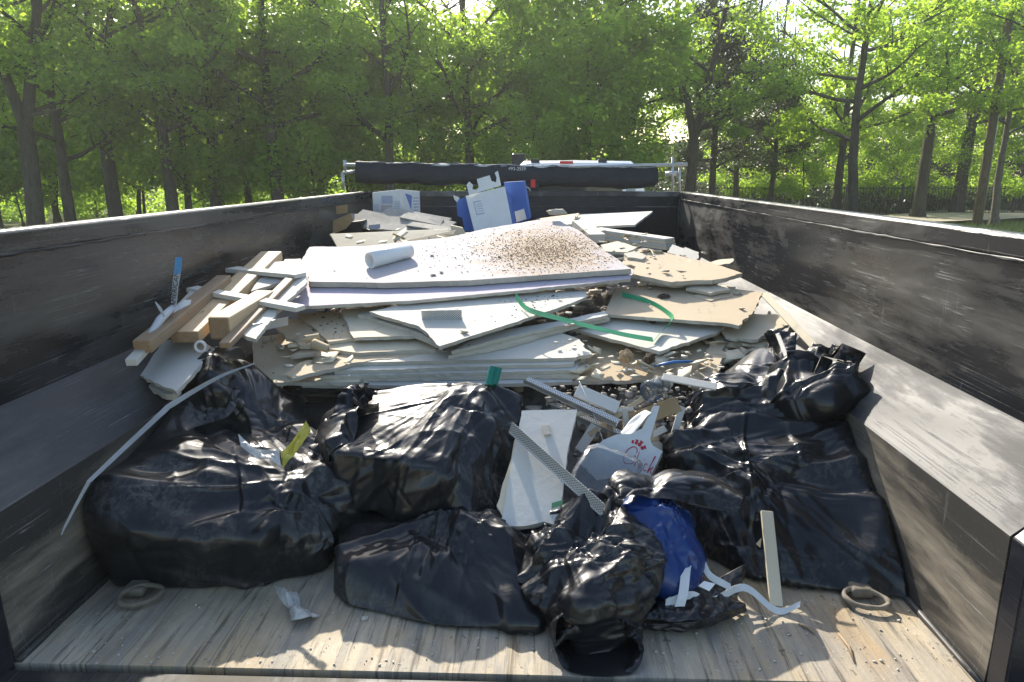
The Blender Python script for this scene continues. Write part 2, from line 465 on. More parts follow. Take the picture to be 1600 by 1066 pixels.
# ---------------------------------------------------------------- ground
def m_ground():
    t = NT('lawn_and_litter'); c = t.coords(shift=False)
    a = t.noise(c, .35, 5, .6); d = t.noise(c, 9, 6, .7); e = t.noise(c, 60, 3, .7)
    col = t.mix(t.ramp(a, .42, .58), (.075, .11, .025), (.13, .13, .045))
    col = t.mix(t.math('MULTIPLY', t.ramp(d, .5, .66), .6), col, (.16, .12, .07))
    col = t.mix(t.math('MULTIPLY', t.ramp(e, .55, .7), .5), col, (.05, .075, .02))
    return t.fin(col, .9, 0, t.bump(t.math('ADD', d, e), .05, .8), .2)
M['ground'] = m_ground()
M['gravel'] = m_plain('pale_gravel', (.42, .37, .28), .9, .3, 18, 0, .2, .02)
M['sunny_grass'] = m_plain('mown_grass', (.16, .21, .05), .9, .35, 3, 0, .2, .03)
N = 60
g = np.linspace(-1, 1, N + 1); g = np.sign(g) * np.abs(g) ** 2.2 * 600
V = [(x, y + 20, GZ + (.10 * math.sin(x * .21) * math.sin(y * .17 + 1) if abs(x) + abs(y) > 9 and abs(x) < 200 else 0)) for y in g for x in g]
F = [(j*(N+1)+i, j*(N+1)+i+1, (j+1)*(N+1)+i+1, (j+1)*(N+1)+i) for j in range(N) for i in range(N)]
mesh('ground', V, F, M['ground'], None, True, kind='structure', origin=(0, 20, GZ))
b = MB(); b.add([(-6, -6, GZ + .02), (6, -6, GZ + .02), (6, 14, GZ + .02), (-6, 14, GZ + .02)], [(0, 1, 2, 3)]); b.build('gravel_yard', M['gravel'], None, kind='structure')
def patch(name, pts, mat, z):
    b = MB(); b.add([at(u, v, z=z) for u, v in pts], [tuple(range(len(pts)))]); return b.build(name, mat, None, kind='structure')
patch('sandy_path', [(1375, 337), (1470, 329), (1640, 327), (1660, 336), (1560, 343), (1440, 347)], M['gravel'], GZ + .16)
# grass tufts on the lawn at the right, and left clearing: too many to count
M['blade'] = m_plain('grass_blades', (.15, .20, .05), .8, .4, 2)
def tufts(name, n, region, label, hmax):
    V, F = [], []
    for _ in range(n):
        u = random.uniform(region[0], region[1]); v = random.uniform(region[2], region[3])
        p = at(u, v, z=GZ + .1); a = random.uniform(0, 6.28); h = random.uniform(.4, 1) * hmax; wd = random.uniform(.008, .02)
        dx, dy = math.cos(a) * wd, math.sin(a) * wd
        lx, ly = random.uniform(-.05, .05), random.uniform(-.05, .05)
        k = len(V)
        V += [(p.x - dx, p.y - dy, GZ), (p.x + dx, p.y + dy, GZ), (p.x + lx, p.y + ly, GZ + .1 + h)]
        F.append((k, k + 1, k + 2))
    tag(mesh(name, V, F, M['blade']), label, 'grass', kind='stuff')
tufts('lawn_grass', 5000, (1420, 1640, 343, 380), 'short sunlit grass beside the wooden pole', .08)
# ---------------------------------------------------------------- trees
def m_leaf(name, cols, trans):
    t = NT(name)
    ge = t.n('NewGeometry'); rp = ge.outputs['Random Per Island']
    oi = t.n('ObjectInfo')
    col = t.mix(rp, cols[0], cols[1])
    col = t.mix(t.math('MULTIPLY', t.ramp(t.math('FRACT', t.math('MULTIPLY', rp, 7.3)), .7, 1.0), .7), col, cols[2])
    col = t.mix(t.math('MULTIPLY', oi.outputs['Random'], .35), col, cols[3])
    t.set(t.b.inputs['Base Color'], col); t.b.inputs['Roughness'].default_value = .42; t.b.inputs['Specular IOR Level'].default_value = .4
    tb = t.n('BsdfTranslucent'); hs = t.n('HueSaturation'); t.set(hs.inputs['Color'], col); hs.inputs['Hue'].default_value = .478; hs.inputs['Value'].default_value = 3.5; hs.inputs['Saturation'].default_value = 1.1
    t.set(tb.inputs['Color'], hs.outputs[0])
    mx = t.n('MixShader'); mx.inputs[0].default_value = trans
    t.t.links.new(t.b.outputs[0], mx.inputs[1]); t.t.links.new(tb.outputs[0], mx.inputs[2]); t.t.links.new(mx.outputs[0], t.out.inputs[0])
    return t.m
M['leaf_a'] = m_leaf('maple_leaves', [(.10, .18, .028), (.14, .225, .036), (.20, .27, .045), (.10, .165, .03)], .64)
M['leaf_b'] = m_leaf('oak_leaves', [(.09, .165, .03), (.125, .205, .036), (.18, .25, .045), (.09, .145, .03)], .62)
M['leaf_c'] = m_leaf('cedar_leaves', [(.035, .06, .025), (.05, .075, .03), (.08, .085, .04), (.03, .05, .025)], .25)
def m_bark(name, a, b_):
    t = NT(name); c = t.coords((9, 9, 1.4)); n1 = t.noise(c, 3, 6, .7, .5); n2 = t.noise(t.coords(), 1.2, 3)
    col = t.mix(t.ramp(n1, .35, .68), a, b_); col = t.mix(t.math('MULTIPLY', t.ramp(n2, .5, .7), .35), col, (.10, .11, .07))
    return t.fin(col, .92, 0, t.bump(n1, .05, .9), .2)
M['bark'] = m_bark('bark', (.035, .030, .025), (.10, .088, .072))
M['bark_pale'] = m_bark('pale_bark', (.09, .08, .065), (.21, .185, .15))
def limb(mb, p, d, L, r0, r1, n, wob, up, rs):
    pts = [Vector(p)]; d = Vector(d).normalized()
    for i in range(n):
        d = (d + Vector((rs.uniform(-wob, wob), rs.uniform(-wob, wob), rs.uniform(-wob, wob) + up))).normalized()
        pts.append(pts[-1] + d * (L / n))
    mb.tube(pts, [lerp(r0, r1, (i / n) ** .8) for i in range(n + 1)], 7 if r0 > .05 else 4, False)
    return pts
def make_leaves(centres, per, rad, size, rs, droop=.25):
    "leaf blades spread through clumps; every blade two triangles folded on its rib"
    C = np.repeat(np.array(centres), per, axis=0); n = len(C)
    d = rs.normal(size=(n, 3)); d /= np.linalg.norm(d, axis=1)[:, None]
    rr = rs.random((n, 1)) ** .45
    P = C + d * rr * np.array(rad) * np.repeat(rs.uniform(.6, 1.35, (len(centres), 1)), per, axis=0)
    ax = d * np.array((1, 1, .3)) + rs.normal(size=(n, 3)) * .55; ax[:, 2] -= droop; ax /= np.linalg.norm(ax, axis=1)[:, None]
    nr = rs.normal(size=(n, 3)) * .6 + np.array((0, 0, 1.)); s = np.cross(ax, nr); s /= np.linalg.norm(s, axis=1)[:, None] + 1e-9
    nn = np.cross(s, ax)
    L = rs.uniform(.65, 1.3, (n, 1)) * size
    a = P - ax * L * .5; t_ = P + ax * L * .5; m = P + ax * L * .02
    l = m + s * L * .36 + nn * L * .12; r = m - s * L * .36 + nn * L * .12
    V = np.stack([a, l, t_, r], 1).reshape(-1, 3)
    k = np.arange(n)[:, None] * 4
    F = np.concatenate([k + np.array([[0, 2, 1]]), k + np.array([[0, 3, 2]])], 0)
    return V, F
def tree(seed, H, rt, z0, spread, n1, leafmat, barkmat, leaf=.13, per=95, lean=0., shape='round', fork=False, name='broadleaf_tree', open_z=6.6):
    rs = random.Random(seed); nr = np.random.default_rng(seed)
    mb = MB(); tips = []
    root = empty(name, (0, 0, 0))
    def branch(p, d, L, r):
        pts = limb(mb, p, d, L, r, r * .35, 5, .22, .05, rs)
        for j in range(3):
            q = pts[2 + j]
            for _ in range(2):
                a = rs.uniform(0, 6.28)
                dd = (pts[-1] - pts[0]).normalized() * .7 + Vector((math.cos(a), math.sin(a), rs.uniform(-.35, .5))) * .8
                l2 = L * rs.uniform(.28, .5)
                sp = limb(mb, q, dd, l2, r * .38, r * .10, 3, .3, .02, rs)
                tips.append(tuple(sp[-1])); tips.append(tuple(sp[2]))
        tips.append(tuple(pts[-1])); tips.append(tuple(pts[3]))
    def stem(p, d, h, r, frac0):
        tp_ = limb(mb, p, d, h, r, r * .22, 12, .07, .05, rs)
        for i in range(n1):
            t = lerp(frac0, .98, (i + rs.random()) / n1)
            k = t * 12; a = tp_[int(k)].lerp(tp_[min(int(k) + 1, 12)], k - int(k))
            an = i * 2.4 + rs.uniform(-.5, .5)
            s_ = (t - frac0) / (1 - frac0)
            ext = {'round': .55 + .75 * math.sin(math.pi * min(1, s_ * .8 + .22)), 'cone': 1.1 - .9 * s_}[shape]
            L = spread * ext * rs.uniform(.7, 1.15)
            branch(a, (math.cos(an), math.sin(an), rs.uniform(.05, .55) + .5 * s_), L, r * .42 * (1 - .6 * s_))
    flare = [(0, 0, -.3), (0, 0, .0), (0, 0, .35)]
    mb.tube(flare, [rt * 1.7, rt * 1.45, rt * 1.05], 9, False)
    if fork:
        p = limb(mb, (0, 0, .3), (lean, 0, 1), H * .24, rt, rt * .85, 5, .03, .05, rs)[-1]
        stem(p, (.28, .05, 1), H * .72, rt * .72, max(.02, (z0 - H * .27) / (H * .72)))
        stem(p, (-.25, -.08, 1), H * .68, rt * .66, max(.02, (z0 - H * .27) / (H * .68)))
    else:
        stem((0, 0, .25), (lean, 0, 1), H, rt, z0 / H)
    mesh('trunk', mb.V, mb.F, barkmat, root, True, origin=(0, 0, 0))
    tips = [t_ for t_ in tips if t_[2] < open_z or rs.random() < .05]      # an open top lets the sun in
    V, F = make_leaves(tips, per, (.52, .52, .30), leaf, nr)
    mesh('crown', V, F, leafmat, root, False, origin=(0, 0, 0))
    return root
TV = {
 'a': tree(11, 9.5, .20, 2.4, 2.7, 17, M['leaf_a'], M['bark'], .14, 72),
 'b': tree(23, 10.5, .21, 2.2, 2.6, 11, M['leaf_b'], M['bark'], .135, 72, .05, fork=True),
 'c': tree(37, 8.5, .15, 1.5, 2.3, 17, M['leaf_a'], M['bark'], .135, 68, -.08),
 'd': tree(53, 10.5, .24, 3.2, 3.1, 16, M['leaf_a'], M['bark'], .15, 74, open_z=8.6),
 'e': tree(71, 9.5, .13, 1.5, 1.5, 34, M['leaf_c'], M['bark'], .10, 45, shape='cone', name='cedar_tree'),
 'p': tree(97, 9.5, .17, 3.2, 2.6, 14, M['leaf_a'], M['bark_pale'], .145, 66, .03, open_z=9.),
 's': tree(113, 4.6, .05, .5, 1.25, 16, M['leaf_a'], M['bark'], .12, 40, name='sapling'),
}
def put(kind, u, Y, sc=1., rz=0., label='', group=None, squash=1.):
    first = 'label' not in TV[kind]
    o = TV[kind] if first else copy_tree(TV[kind])
    p = at(u, 290, Y=Y)
    o.location = (p.x, Y, GZ + .02); o.rotation_euler = (0, 0, rz); o.scale = (sc, sc, sc * squash)
    o['label'] = label; o['category'] = 'tree'
    if group: o['group'] = group
    elif 'group' in o: del o['group']
    return o
put('b', 46, 17, 1.0, .3, 'thick grey trunked tree at the far left edge, forking high up')
put('c', 103, 18.5, 1.05, 1.2, 'slim leaning tree just right of the sunny lawn gap at left')
put('b', 176, 19.5, .95, 2.2, 'double trunked tree third from the left edge')
put('a', 266, 19, .92, .4, 'straight dark trunked tree behind the middle of the left side panel')
put('c', 289, 21, .8, 3.0, 'thin trunk close beside the straight dark trunked tree at left')
put('a', 334, 20, .88, 4.0, 'stout tree whose trunk meets the left rail at its middle')
put('c', 388, 22.5, .85, 5.1, 'narrow tree between the stout tree and the broad forked one')
put('d', 434, 19.5, .84, 1.0, 'broad tree with high spreading limbs, left of the tarp bracket')
put('c', 503, 23, .8, .9, 'slender tree just left of the tarp roller end')
put('a', 610, 20.5, .86, 2.0, 'bright leafed tree hanging over the left half of the rolled tarp')
put('a', 735, 21.5, .9, 5.5, 'bright yellow green tree behind the middle of the rolled tarp')
put('b', 849, 24, 1.05, 1.7, 'dark trunked tree right behind the white truck roof')
put('c', 882, 26, 1.0, 4.4, 'slim dark tree just right of the trunk behind the truck roof')
put('b', 985, 25, 1.0, 3.6, 'loose leafed tree with sky gaps left of the chrome tube end')
put('e', 1114, 26, 1.1, .5, 'dark cedar behind the front right corner of the trailer')
put('e', 1150, 29, 1.0, 2.5, 'thin cedar second from the front right trailer corner')
put('e', 1205, 30, .95, 4.5, 'sparse cedar left of the bright maple at right')
put('b', 1075, 24, 1.0, 5.6, 'tall tree leaning over the front right trailer corner')
put('d', 1336, 22, .76, 2.4, 'bright green maple with a thick bare trunk at right')
put('c', 1308, 26, 1.1, 1.1, 'smaller trunk just left of the bright maple')
put('p', 1562, 25.5, .82, .7, 'pale trunked tree on the lawn beside the wooden pole')
put('d', 1655, 21.5, .74, 5.0, 'bright leafed tree reaching in from the right edge')
put('a', 1440, 28, 1.2, 3.9, 'dark crowned tree between the bright maple and the wooden pole')
put('b', 1500, 31.5, 1.25, .2, 'spreading tree with slanting limbs behind the iron fence')
put('a', 1600, 33, 1.25, 2.9, 'dark tree at the right edge behind the pale trunk')
rr = random.Random(5)
for i in range(9):
    put(rr.choice('acc'), -60 + i * 125 + rr.uniform(-20, 20), rr.uniform(25, 29), rr.uniform(.72, .85), rr.uniform(0, 6.28), 'tree in the dense wood behind the front row', 'trees in the dense wood behind')
for i in range(3):
    put(rr.choice('acc'), 640 + i * 150 + rr.uniform(-20, 20), rr.uniform(34, 39), rr.uniform(.75, .85), rr.uniform(0, 6.28), 'tree in the dense wood behind the front row', 'trees in the dense wood behind')
for i in range(7):
    put(rr.choice('bee'), 1130 + i * 85 + rr.uniform(-20, 20), rr.uniform(38, 46), rr.uniform(.9, 1.1), rr.uniform(0, 6.28), 'thin far tree seen against the sky at right', 'far trees at right')
for i in range(16):
    u = -30 + i * 66 + rr.uniform(-25, 25)
    put('s', u, rr.uniform(19.5, 27), rr.uniform(.7, 1.15), rr.uniform(0, 6.28), 'low sapling filling the shade under the trees', 'saplings under the trees')
for i in range(8):
    u = 1130 + i * 62 + rr.uniform(-20, 20)
    put('s', u, rr.uniform(30, 36), rr.uniform(.6, .95), rr.uniform(0, 6.28), 'low sapling filling the shade behind the iron fence', 'saplings behind the fence')
for i in range(9):
    u = -20 + i * 118 + rr.uniform(-25, 25)
    put('s', u, rr.uniform(21, 24), rr.uniform(1.25, 1.7), rr.uniform(0, 6.28), 'young leafy tree standing between the front trunks', 'young trees between the front trunks')
# far wood that reads as one mass
nr = np.random.default_rng(3)
def wood(name, u0, u1, n, Ya, Yb, ztop, label, leaf=.34, per=60, rad=1.3, mat='leaf_b'):
    cs = []
    for _ in range(n):
        Y = nr.uniform(Ya, Yb); p = at(nr.uniform(u0, u1), 290, Y=Y)
        cs.append((p.x, Y, GZ + nr.random() ** .8 * ztop))
    V, F = make_leaves(cs, per, (rad, rad, rad * .6), leaf, nr)
    tag(mesh(name, V, F, M[mat]), label, 'wood', kind='stuff')
wood('far_wood', -250, 1120, 420, 54, 62, 13, 'far green wood filling the gaps between the left trees')
wood('undergrowth', -300, 700, 330, 25, 32, 1.1, 'low dark undergrowth at the foot of the left trees', .15, 80, .6)
wood('low_thicket', -280, 1100, 420, 40, 47, 3.2, 'low green thicket between the trunks at left and centre')
wood('far_thicket', 1000, 1780, 420, 38, 46, 3.4, 'dark far thicket low behind the iron fence', .26, 70, 1.1, 'leaf_c')
wood('fence_undergrowth', 1040, 1780, 300, 32.2, 36, 1.3, 'dark undergrowth just behind the iron fence', .15, 80, .6, 'leaf_c')
# ---------------------------------------------------------------- iron fence, pole, shed-like bush at the right
M['iron'] = m_plain('black_iron', (.015, .015, .016), .5, .3)
fa, fb_ = at(1060, 290, Y=31), at(1720, 290, Y=31)
fe = empty('iron_fence', ((fa.x + fb_.x) / 2, 31, GZ), 'black iron railing fence along the trees at right', 'fence')
for z in (GZ + .15, GZ + 1.15):
    b = MB(); b.beam((fa.x, 31, z), (fb_.x, 31, z), .035, .04); b.build('fence_rail', M['iron'], fe)
n = int((fb_.x - fa.x) / .13)
pk = None
for i in range(n):
    x = fa.x + i * .13
    if pk is None:
        b = MB(); b.box((x - .009, 30.991, GZ + .02), (x + .009, 31.009, GZ + 1.26)); pk = b.build('picket', M['iron'], fe)
    else:
        c = pk.copy(); c.location = pk.location + Vector((i * .13, 0, 0)); COL.objects.link(c)
post = None
for i in range(0, n, 18):
    x = fa.x + i * .13 + .065
    b = MB(); b.box((x - .03, 30.96, GZ), (x + .03, 31.02, GZ + 1.35)); b.build('fence_post', M['iron'], fe)
M['pole'] = m_bark('weathered_pole', (.10, .075, .05), (.22, .17, .12))
pb = at(1526, 349, z=GZ + .1)
po = empty('wooden_pole', (pb.x, pb.y, GZ), 'brown wooden utility pole on the lawn at right', 'pole')
b = MB(); b.tube([(pb.x, pb.y, GZ - .2), (pb.x + .02, pb.y, GZ + 3), (pb.x + .06, pb.y, GZ + 8.5)], [.145, .135, .11], 14); b.build('shaft', M['pole'], po, True)
b = MB(); b.tube([(pb.x + .16, pb.y - .02, GZ), (pb.x + .17, pb.y - .02, GZ + 3), (pb.x + .19, pb.y - .02, GZ + 8)], .02, 6); b.build('conduit', M['chrome'], po, True)
b = MB(); b.box((pb.x - .7, pb.y - .05, GZ + 8.0), (pb.x + .8, pb.y + .05, GZ + 8.12)); b.build('crossarm', M['pole'], po)
sp = at(1480, 305, Y=35)
nr2 = np.random.default_rng(9)
V, F = make_leaves([(sp.x + nr2.uniform(-1.9, 1.9), 35 + nr2.uniform(-1, 1), GZ + .2 + nr2.random() * 1.1) for _ in range(70)], 90, (.5, .5, .35), .11, nr2)
bu = empty('dark_bush', (sp.x, 35, GZ), 'wide dark bush behind the fence left of the wooden pole', 'bush')
mesh('foliage', V, F, M['leaf_c'], bu)
b = MB()
for k in range(7): b.tube([(sp.x + k * .5 - 1.5, 35, GZ - .05), (sp.x + k * .52 - 1.55, 35.05, GZ + .5), (sp.x + k * .56 - 1.7, 35, GZ + 1.1)], [.04, .03, .015], 5, False)
b.build('stem', M['bark'], bu)
# ---------------------------------------------------------------- white pickup ahead of the trailer
M['white_car'] = m_plain('white_car_paint', (.78, .79, .8), .25, .04, 4, 0, .5, 0, Coat_Weight=.6)
tg = NT('dark_glass'); M['glass_dark'] = tg.fin((.015, .018, .02), .06, 0, None, .6)
YR = 9.3
rc = at(903, 249.5, Y=YR)
tk = empty('pickup_truck', (rc.x, YR + .5, GZ), 'white pickup truck parked ahead of the trailer, only its roof showing', 'truck')
ZR = rc.z
def cs(y, pts): return [(rc.x + sx * x, y, z) for sx in (1,) for x, z in pts]
def loft(secs):
    n = len(secs[0]); V = [p for s_ in secs for p in s_]; F = []
    for i in range(len(secs) - 1):
        for k in range(n):
            k2 = (k + 1) % n; F.append((i*n+k, i*n+k2, (i+1)*n+k2, (i+1)*n+k))
    F.append(tuple(range(n))[::-1]); F.append(tuple((len(secs)-1)*n+k for k in range(n)))
    return V, F
def ring(y, hw, zb, zt, rnd, top=.9):
    P = [(-hw, zb), (hw, zb), (hw, lerp(zb, zt, .55)), (hw * top, zt - rnd), (hw * top - rnd, zt - .012), (0, zt), (-hw * top + rnd, zt - .012), (-hw * top, zt - rnd), (-hw, lerp(zb, zt, .55))]
    return [(rc.x + x, y, z) for x, z in P]
V, F = loft([ring(YR - .02, .86, .35, ZR - .04, .06, .82), ring(YR + .12, .88, .35, ZR - .005, .05, .84), ring(YR + .9, .88, .35, ZR + .01, .05, .84), ring(YR + 1.7, .88, .35, ZR - .02, .06, .84), ring(YR + 2.5, .88, .33, .62, .05, .9)])
cab = mesh('cab', V, F, M['white_car'], tk, True); bevel(cab, .02)
V, F = loft([ring(YR - 1.95, .96, -.25, .37, .03, .98), ring(YR + 4.0, .96, -.25, .37, .03, .98)])
bd = mesh('body', V, F, M['white_car'], tk); bevel(bd, .04, 3)
b = MB(); b.prism([(rc.x - .62, YR - .045, .45), (rc.x + .62, YR - .045, .45), (rc.x + .55, YR - .03, ZR - .2), (rc.x - .55, YR - .03, ZR - .2)], (0, .03, 0)); b.build('rear_window', M['glass_dark'], tk)
q = at(885, 253.5, Y=YR - .02)
b = MB(); b.box((q.x - .085, q.y - .03, q.z - .018), (q.x + .085, q.y + .01, q.z + .014)); bevel(b.build('brake_light', M['redglow'], tk), .006)
for u in (836, 941):
    q = at(u, 251, Y=YR + .05)
    b = MB(); b.box((q.x - .055, q.y - .05, q.z - .03), (q.x + .055, q.y + .12, q.z + .018)); bevel(b.build('roof_clip', M['front_paint'], tk), .012, 3)
q = at(810, 249, Y=YR + .8)
b = MB(); b.box((q.x - .09, q.y, q.z - .16), (q.x + .09, q.y + .1, q.z + .075)); bevel(b.build('wing_mirror', M['front_paint'], tk), .02)
b = MB(); b.beam((q.x, q.y + .05, q.z - .1), (rc.x - .8, q.y + .05, q.z - .2), .05, .04); b.build('mirror_arm', M['front_paint'], tk)
for y in (YR - 1.0, YR + 2.9):
    wheel(tk, rc.x + .72, y, GZ + .39, .39, .25, 1); wheel(tk, rc.x - .72, y, GZ + .39, .39, .25, -1)
for s_ in (-1, 1):
    b = MB(); b.box((rc.x + s_ * .86 - .05, YR - 1.975, .0), (rc.x + s_ * .86 + .05, YR - 1.945, .3)); b.build('tail_light', M['redglow'], tk)

# ---------------------------------------------------------------- added scattering volume: lifts the dark trees like lens veil
hz = MB(); hz.box((-75, -12, GZ - 1.2), (75, 70, 17))
hm = bpy.data.materials.new('lens_veil'); hm.use_nodes = True; ht_ = hm.node_tree
for n_ in list(ht_.nodes):
    if n_.type == 'BSDF_PRINCIPLED': ht_.nodes.remove(n_)
pv = ht_.nodes.new('ShaderNodeVolumePrincipled'); pv.inputs['Color'].default_value = (.93, .97, .88, 1); pv.inputs['Density'].default_value = .0016; pv.inputs['Anisotropy'].default_value = .45
ht_.links.new(pv.outputs[0], ht_.nodes['Material Output'].inputs['Volume'])
hz.build('veil_volume', hm, None, kind='stuff')
# ---------------------------------------------------------------- thin plastic film: a small cloth solver
_ICO = {}
def ico(n):
    if n not in _ICO:
        bm = bmesh.new(); bmesh.ops.create_icosphere(bm, subdivisions=n, radius=1)
        V = np.array([v.co[:] for v in bm.verts]); F = np.array([[v.index for v in f.verts] for f in bm.faces]); bm.free()
        _ICO[n] = (V, F)
    return _ICO[n]
def edges_of(F):
    e = np.concatenate([F[:, [0, 1]], F[:, [1, 2]], F[:, [2, 0]]]); opp = np.concatenate([F[:, 2], F[:, 0], F[:, 1]])
    lo, hi = e.min(1), e.max(1); key = lo.astype(np.int64) * (F.max() + 1) + hi
    o = np.argsort(key, kind='stable'); key, lo, hi, opp = key[o], lo[o], hi[o], opp[o]
    uq, st, ct = np.unique(key, return_index=True, return_counts=True)
    E = np.stack([lo[st], hi[st]], 1)
    two = ct == 2
    Bd = np.stack([opp[st[two]], opp[st[two] + 1]], 1)
    return E, Bd
def subdivide(V, F):
    E, _ = edges_of(F); n = len(V)
    d = {}
    key = E[:, 0].astype(np.int64) * n + E[:, 1]
    def mid(a, b):
        lo, hi = np.minimum(a, b), np.maximum(a, b)
        return n + np.searchsorted(key, lo.astype(np.int64) * n + hi)
    m0, m1, m2 = mid(F[:, 0], F[:, 1]), mid(F[:, 1], F[:, 2]), mid(F[:, 2], F[:, 0])
    V2 = np.concatenate([V, (V[E[:, 0]] + V[E[:, 1]]) / 2])
    F2 = np.concatenate([np.stack(x, 1) for x in ((F[:, 0], m0, m2), (F[:, 1], m1, m0), (F[:, 2], m2, m1), (m0, m1, m2))])
    return V2, F2
def vnormals(V, F):
    n = np.cross(V[F[:, 1]] - V[F[:, 0]], V[F[:, 2]] - V[F[:, 0]])
    N = np.stack([sum(np.bincount(F[:, k], n[:, a], len(V)) for k in range(3)) for a in range(3)], 1)
    return N / (np.linalg.norm(N, axis=1)[:, None] + 1e-12)
def vnoise(P, seed, scale):
    "cheap smooth noise: a few random plane waves"
    r = np.random.default_rng(seed); out = np.zeros(len(P))
    for _ in range(9):
        k = r.normal(size=3); k *= scale / np.linalg.norm(k) * r.uniform(.6, 1.6)
        out += np.sin(P @ k + r.uniform(0, 6.28))
    return out / 4
def keep_in(P, gap=.006):
    "stay inside the trailer: above the deck and within the stepped sides"
    P[:, 2] = np.maximum(P[:, 2], gap)
    s = np.clip((P[:, 2] - ZB) / (ZC - ZB), 0, 1) * WO
    P[:, 0] = np.clip(P[:, 0], XL - s + gap, XR + s - gap)
    return P
def hull_planes(P):
    bm = bmesh.new()
    for p in P: bm.verts.new(p)
    bmesh.ops.convex_hull(bm, input=bm.verts)
    bm.normal_update()
    pl = [(np.array(f.normal), float(f.normal.dot(f.verts[0].co))) for f in bm.faces if f.calc_area() > 1e-7]
    bm.free()
    return np.array([x[0] for x in pl]), np.array([x[1] for x in pl])
def lump(c, r, n, seed, rot=0., jag=.25):
    "corners of the rubble that push the film out: points on an uneven ellipsoid"
    q = np.random.default_rng(seed)
    d = q.normal(size=(n, 3)); d /= np.linalg.norm(d, axis=1)[:, None]
    d = np.sign(d) * np.abs(d) ** .8
    p = d * np.array(r) * (1 + q.uniform(-jag, .08, (n, 1)))
    cs, sn = math.cos(rot), math.sin(rot)
    p = np.stack([p[:, 0] * cs - p[:, 1] * sn, p[:, 0] * sn + p[:, 1] * cs, p[:, 2]], 1)
    return p + np.array(c)
def crease_field(P, N, n, seed, lo, hi, wd, ht, gather=None, bias=.7, zmin=None):
    "sharp crested creases of a stiff thin film; most point at the nearest gathering place"
    q = np.random.default_rng(seed); h = np.zeros(len(P)); idx = q.integers(0, len(P), n)
    wob = np.stack([vnoise(P, seed + 40 + a, 16) for a in range(2)], 1)
    for k in range(n):
        c = P[idx[k]]; nn = N[idx[k]]
        t = q.normal(size=3)
        if gather is not None and q.random() < bias:
            G = gather[int(np.argmin([np.linalg.norm(np.array(g_) - c) for g_ in gather]))]
            t = np.array(G) - c + q.normal(size=3) * .04
        t = t - nn * (t @ nn); t /= np.linalg.norm(t) + 1e-9
        s = np.cross(nn, t)
        L = q.uniform(lo, hi); W = q.uniform(*wd); H = q.uniform(*ht) * (1 if q.random() < .72 else -.8)
        d = P - c; al = d @ t; ac = d @ s + wob[:, 0] * .012 + q.uniform(-1, 1) * al * al * 1.2; dn = np.abs(d @ nn)
        win = np.clip(1 - (al / L) ** 2, 0, 1) * (dn < .16)
        sd = np.where(ac > 0, ac / W, -ac / (W * q.uniform(.5, 1.8)))
        h += H * win * np.clip(1 - sd, 0, 1) ** 1.2
    return h
def bag_shape(hulls, centre, level=7, soft=.012, sm=4):
    c = np.array(centre); D, F = ico(level)
    rs_ = []
    for P in hulls:
        n_, d_ = hull_planes(P)
        r = np.full(len(D), 9.)
        inside = (d_ - n_ @ c)
        # only hulls holding the centre, or seen from it, count; others are reached by their far side
        for nn, di in zip(n_, inside):
            k = D @ nn
            if di > 0: r = np.minimum(r, np.where(k > 1e-4, di / np.maximum(k, 1e-4), 9.))
        if (inside <= 0).any():
            ok = np.ones(len(D), bool); x = D * (r * .999)[:, None]
            for nn, di in zip(n_, inside): ok &= (x @ nn) <= di + 1e-6
            r = np.where(ok, r, 0)
        rs_.append(r)
    rs_ = np.array(rs_)
    m = rs_.max(0); r = m + soft * np.log(np.exp((rs_ - m) / soft).sum(0))
    V = keep_in(c + D * r[:, None])
    E, _ = edges_of(F); n = len(V); I = np.concatenate([E[:, 0], E[:, 1]]); cnt = np.bincount(I, minlength=n)[:, None]
    for _ in range(sm):
        W = np.concatenate([V[E[:, 1]], V[E[:, 0]]]); A_ = np.stack([np.bincount(I, W[:, a], n) for a in range(3)], 1) / cnt
        V = V + (A_ - V) * .6
    return V, F
def fold_up(V, F, seed, gather=None, big=(26, .006, .014), fine=(60, .002, .0045), lump_amp=.006, bias=.75):
    N = vnormals(V, F)
    V = V + N * (vnoise(V, seed, 9) * lump_amp * 1.3)[:, None]
    N = vnormals(V, F)
    h = crease_field(V, N, int(big[0] * .55), seed + 1, .16, .5, (.028, .07), (big[1], big[2] * 1.15), gather, bias)
    h += crease_field(V, N, int(big[0] * .9), seed + 4, .10, .34, (.008, .018), (big[1] * .35, big[2] * .4), gather, bias)
    h += crease_field(V, N, fine[0] // 2, seed + 2, .03, .12, (.005, .011), (fine[1] * .7, fine[2] * .7), gather, bias * .8)
    V = V + N * h[:, None]
    return V
def bag(name, hulls, centre, gather, seed, mat, parent=None, level=7, soft=.012, sm=5, **kw):
    V, F = bag_shape(hulls, centre, level, soft, sm)
    V = keep_in(fold_up(V, F, seed, gather, **kw))
    return mesh(name, V, F, mat, parent, True)
def grid_surface(ctrl, nu, nv):
    rows = [spline(r, nu) for r in ctrl]
    cols = [spline([r[i] for r in rows], nv) for i in range(nu)]
    V = np.array([cols[i][j][:] for j in range(nv) for i in range(nu)])
    F = []
    for j in range(nv - 1):
        for i in range(nu - 1):
            a = j * nu + i; b_ = a + 1; c_ = a + nu; d_ = c_ + 1
            F += [(a, b_, d_), (a, d_, c_)] if (i + j) % 2 else [(a, b_, c_), (b_, d_, c_)]
    return V, np.array(F)
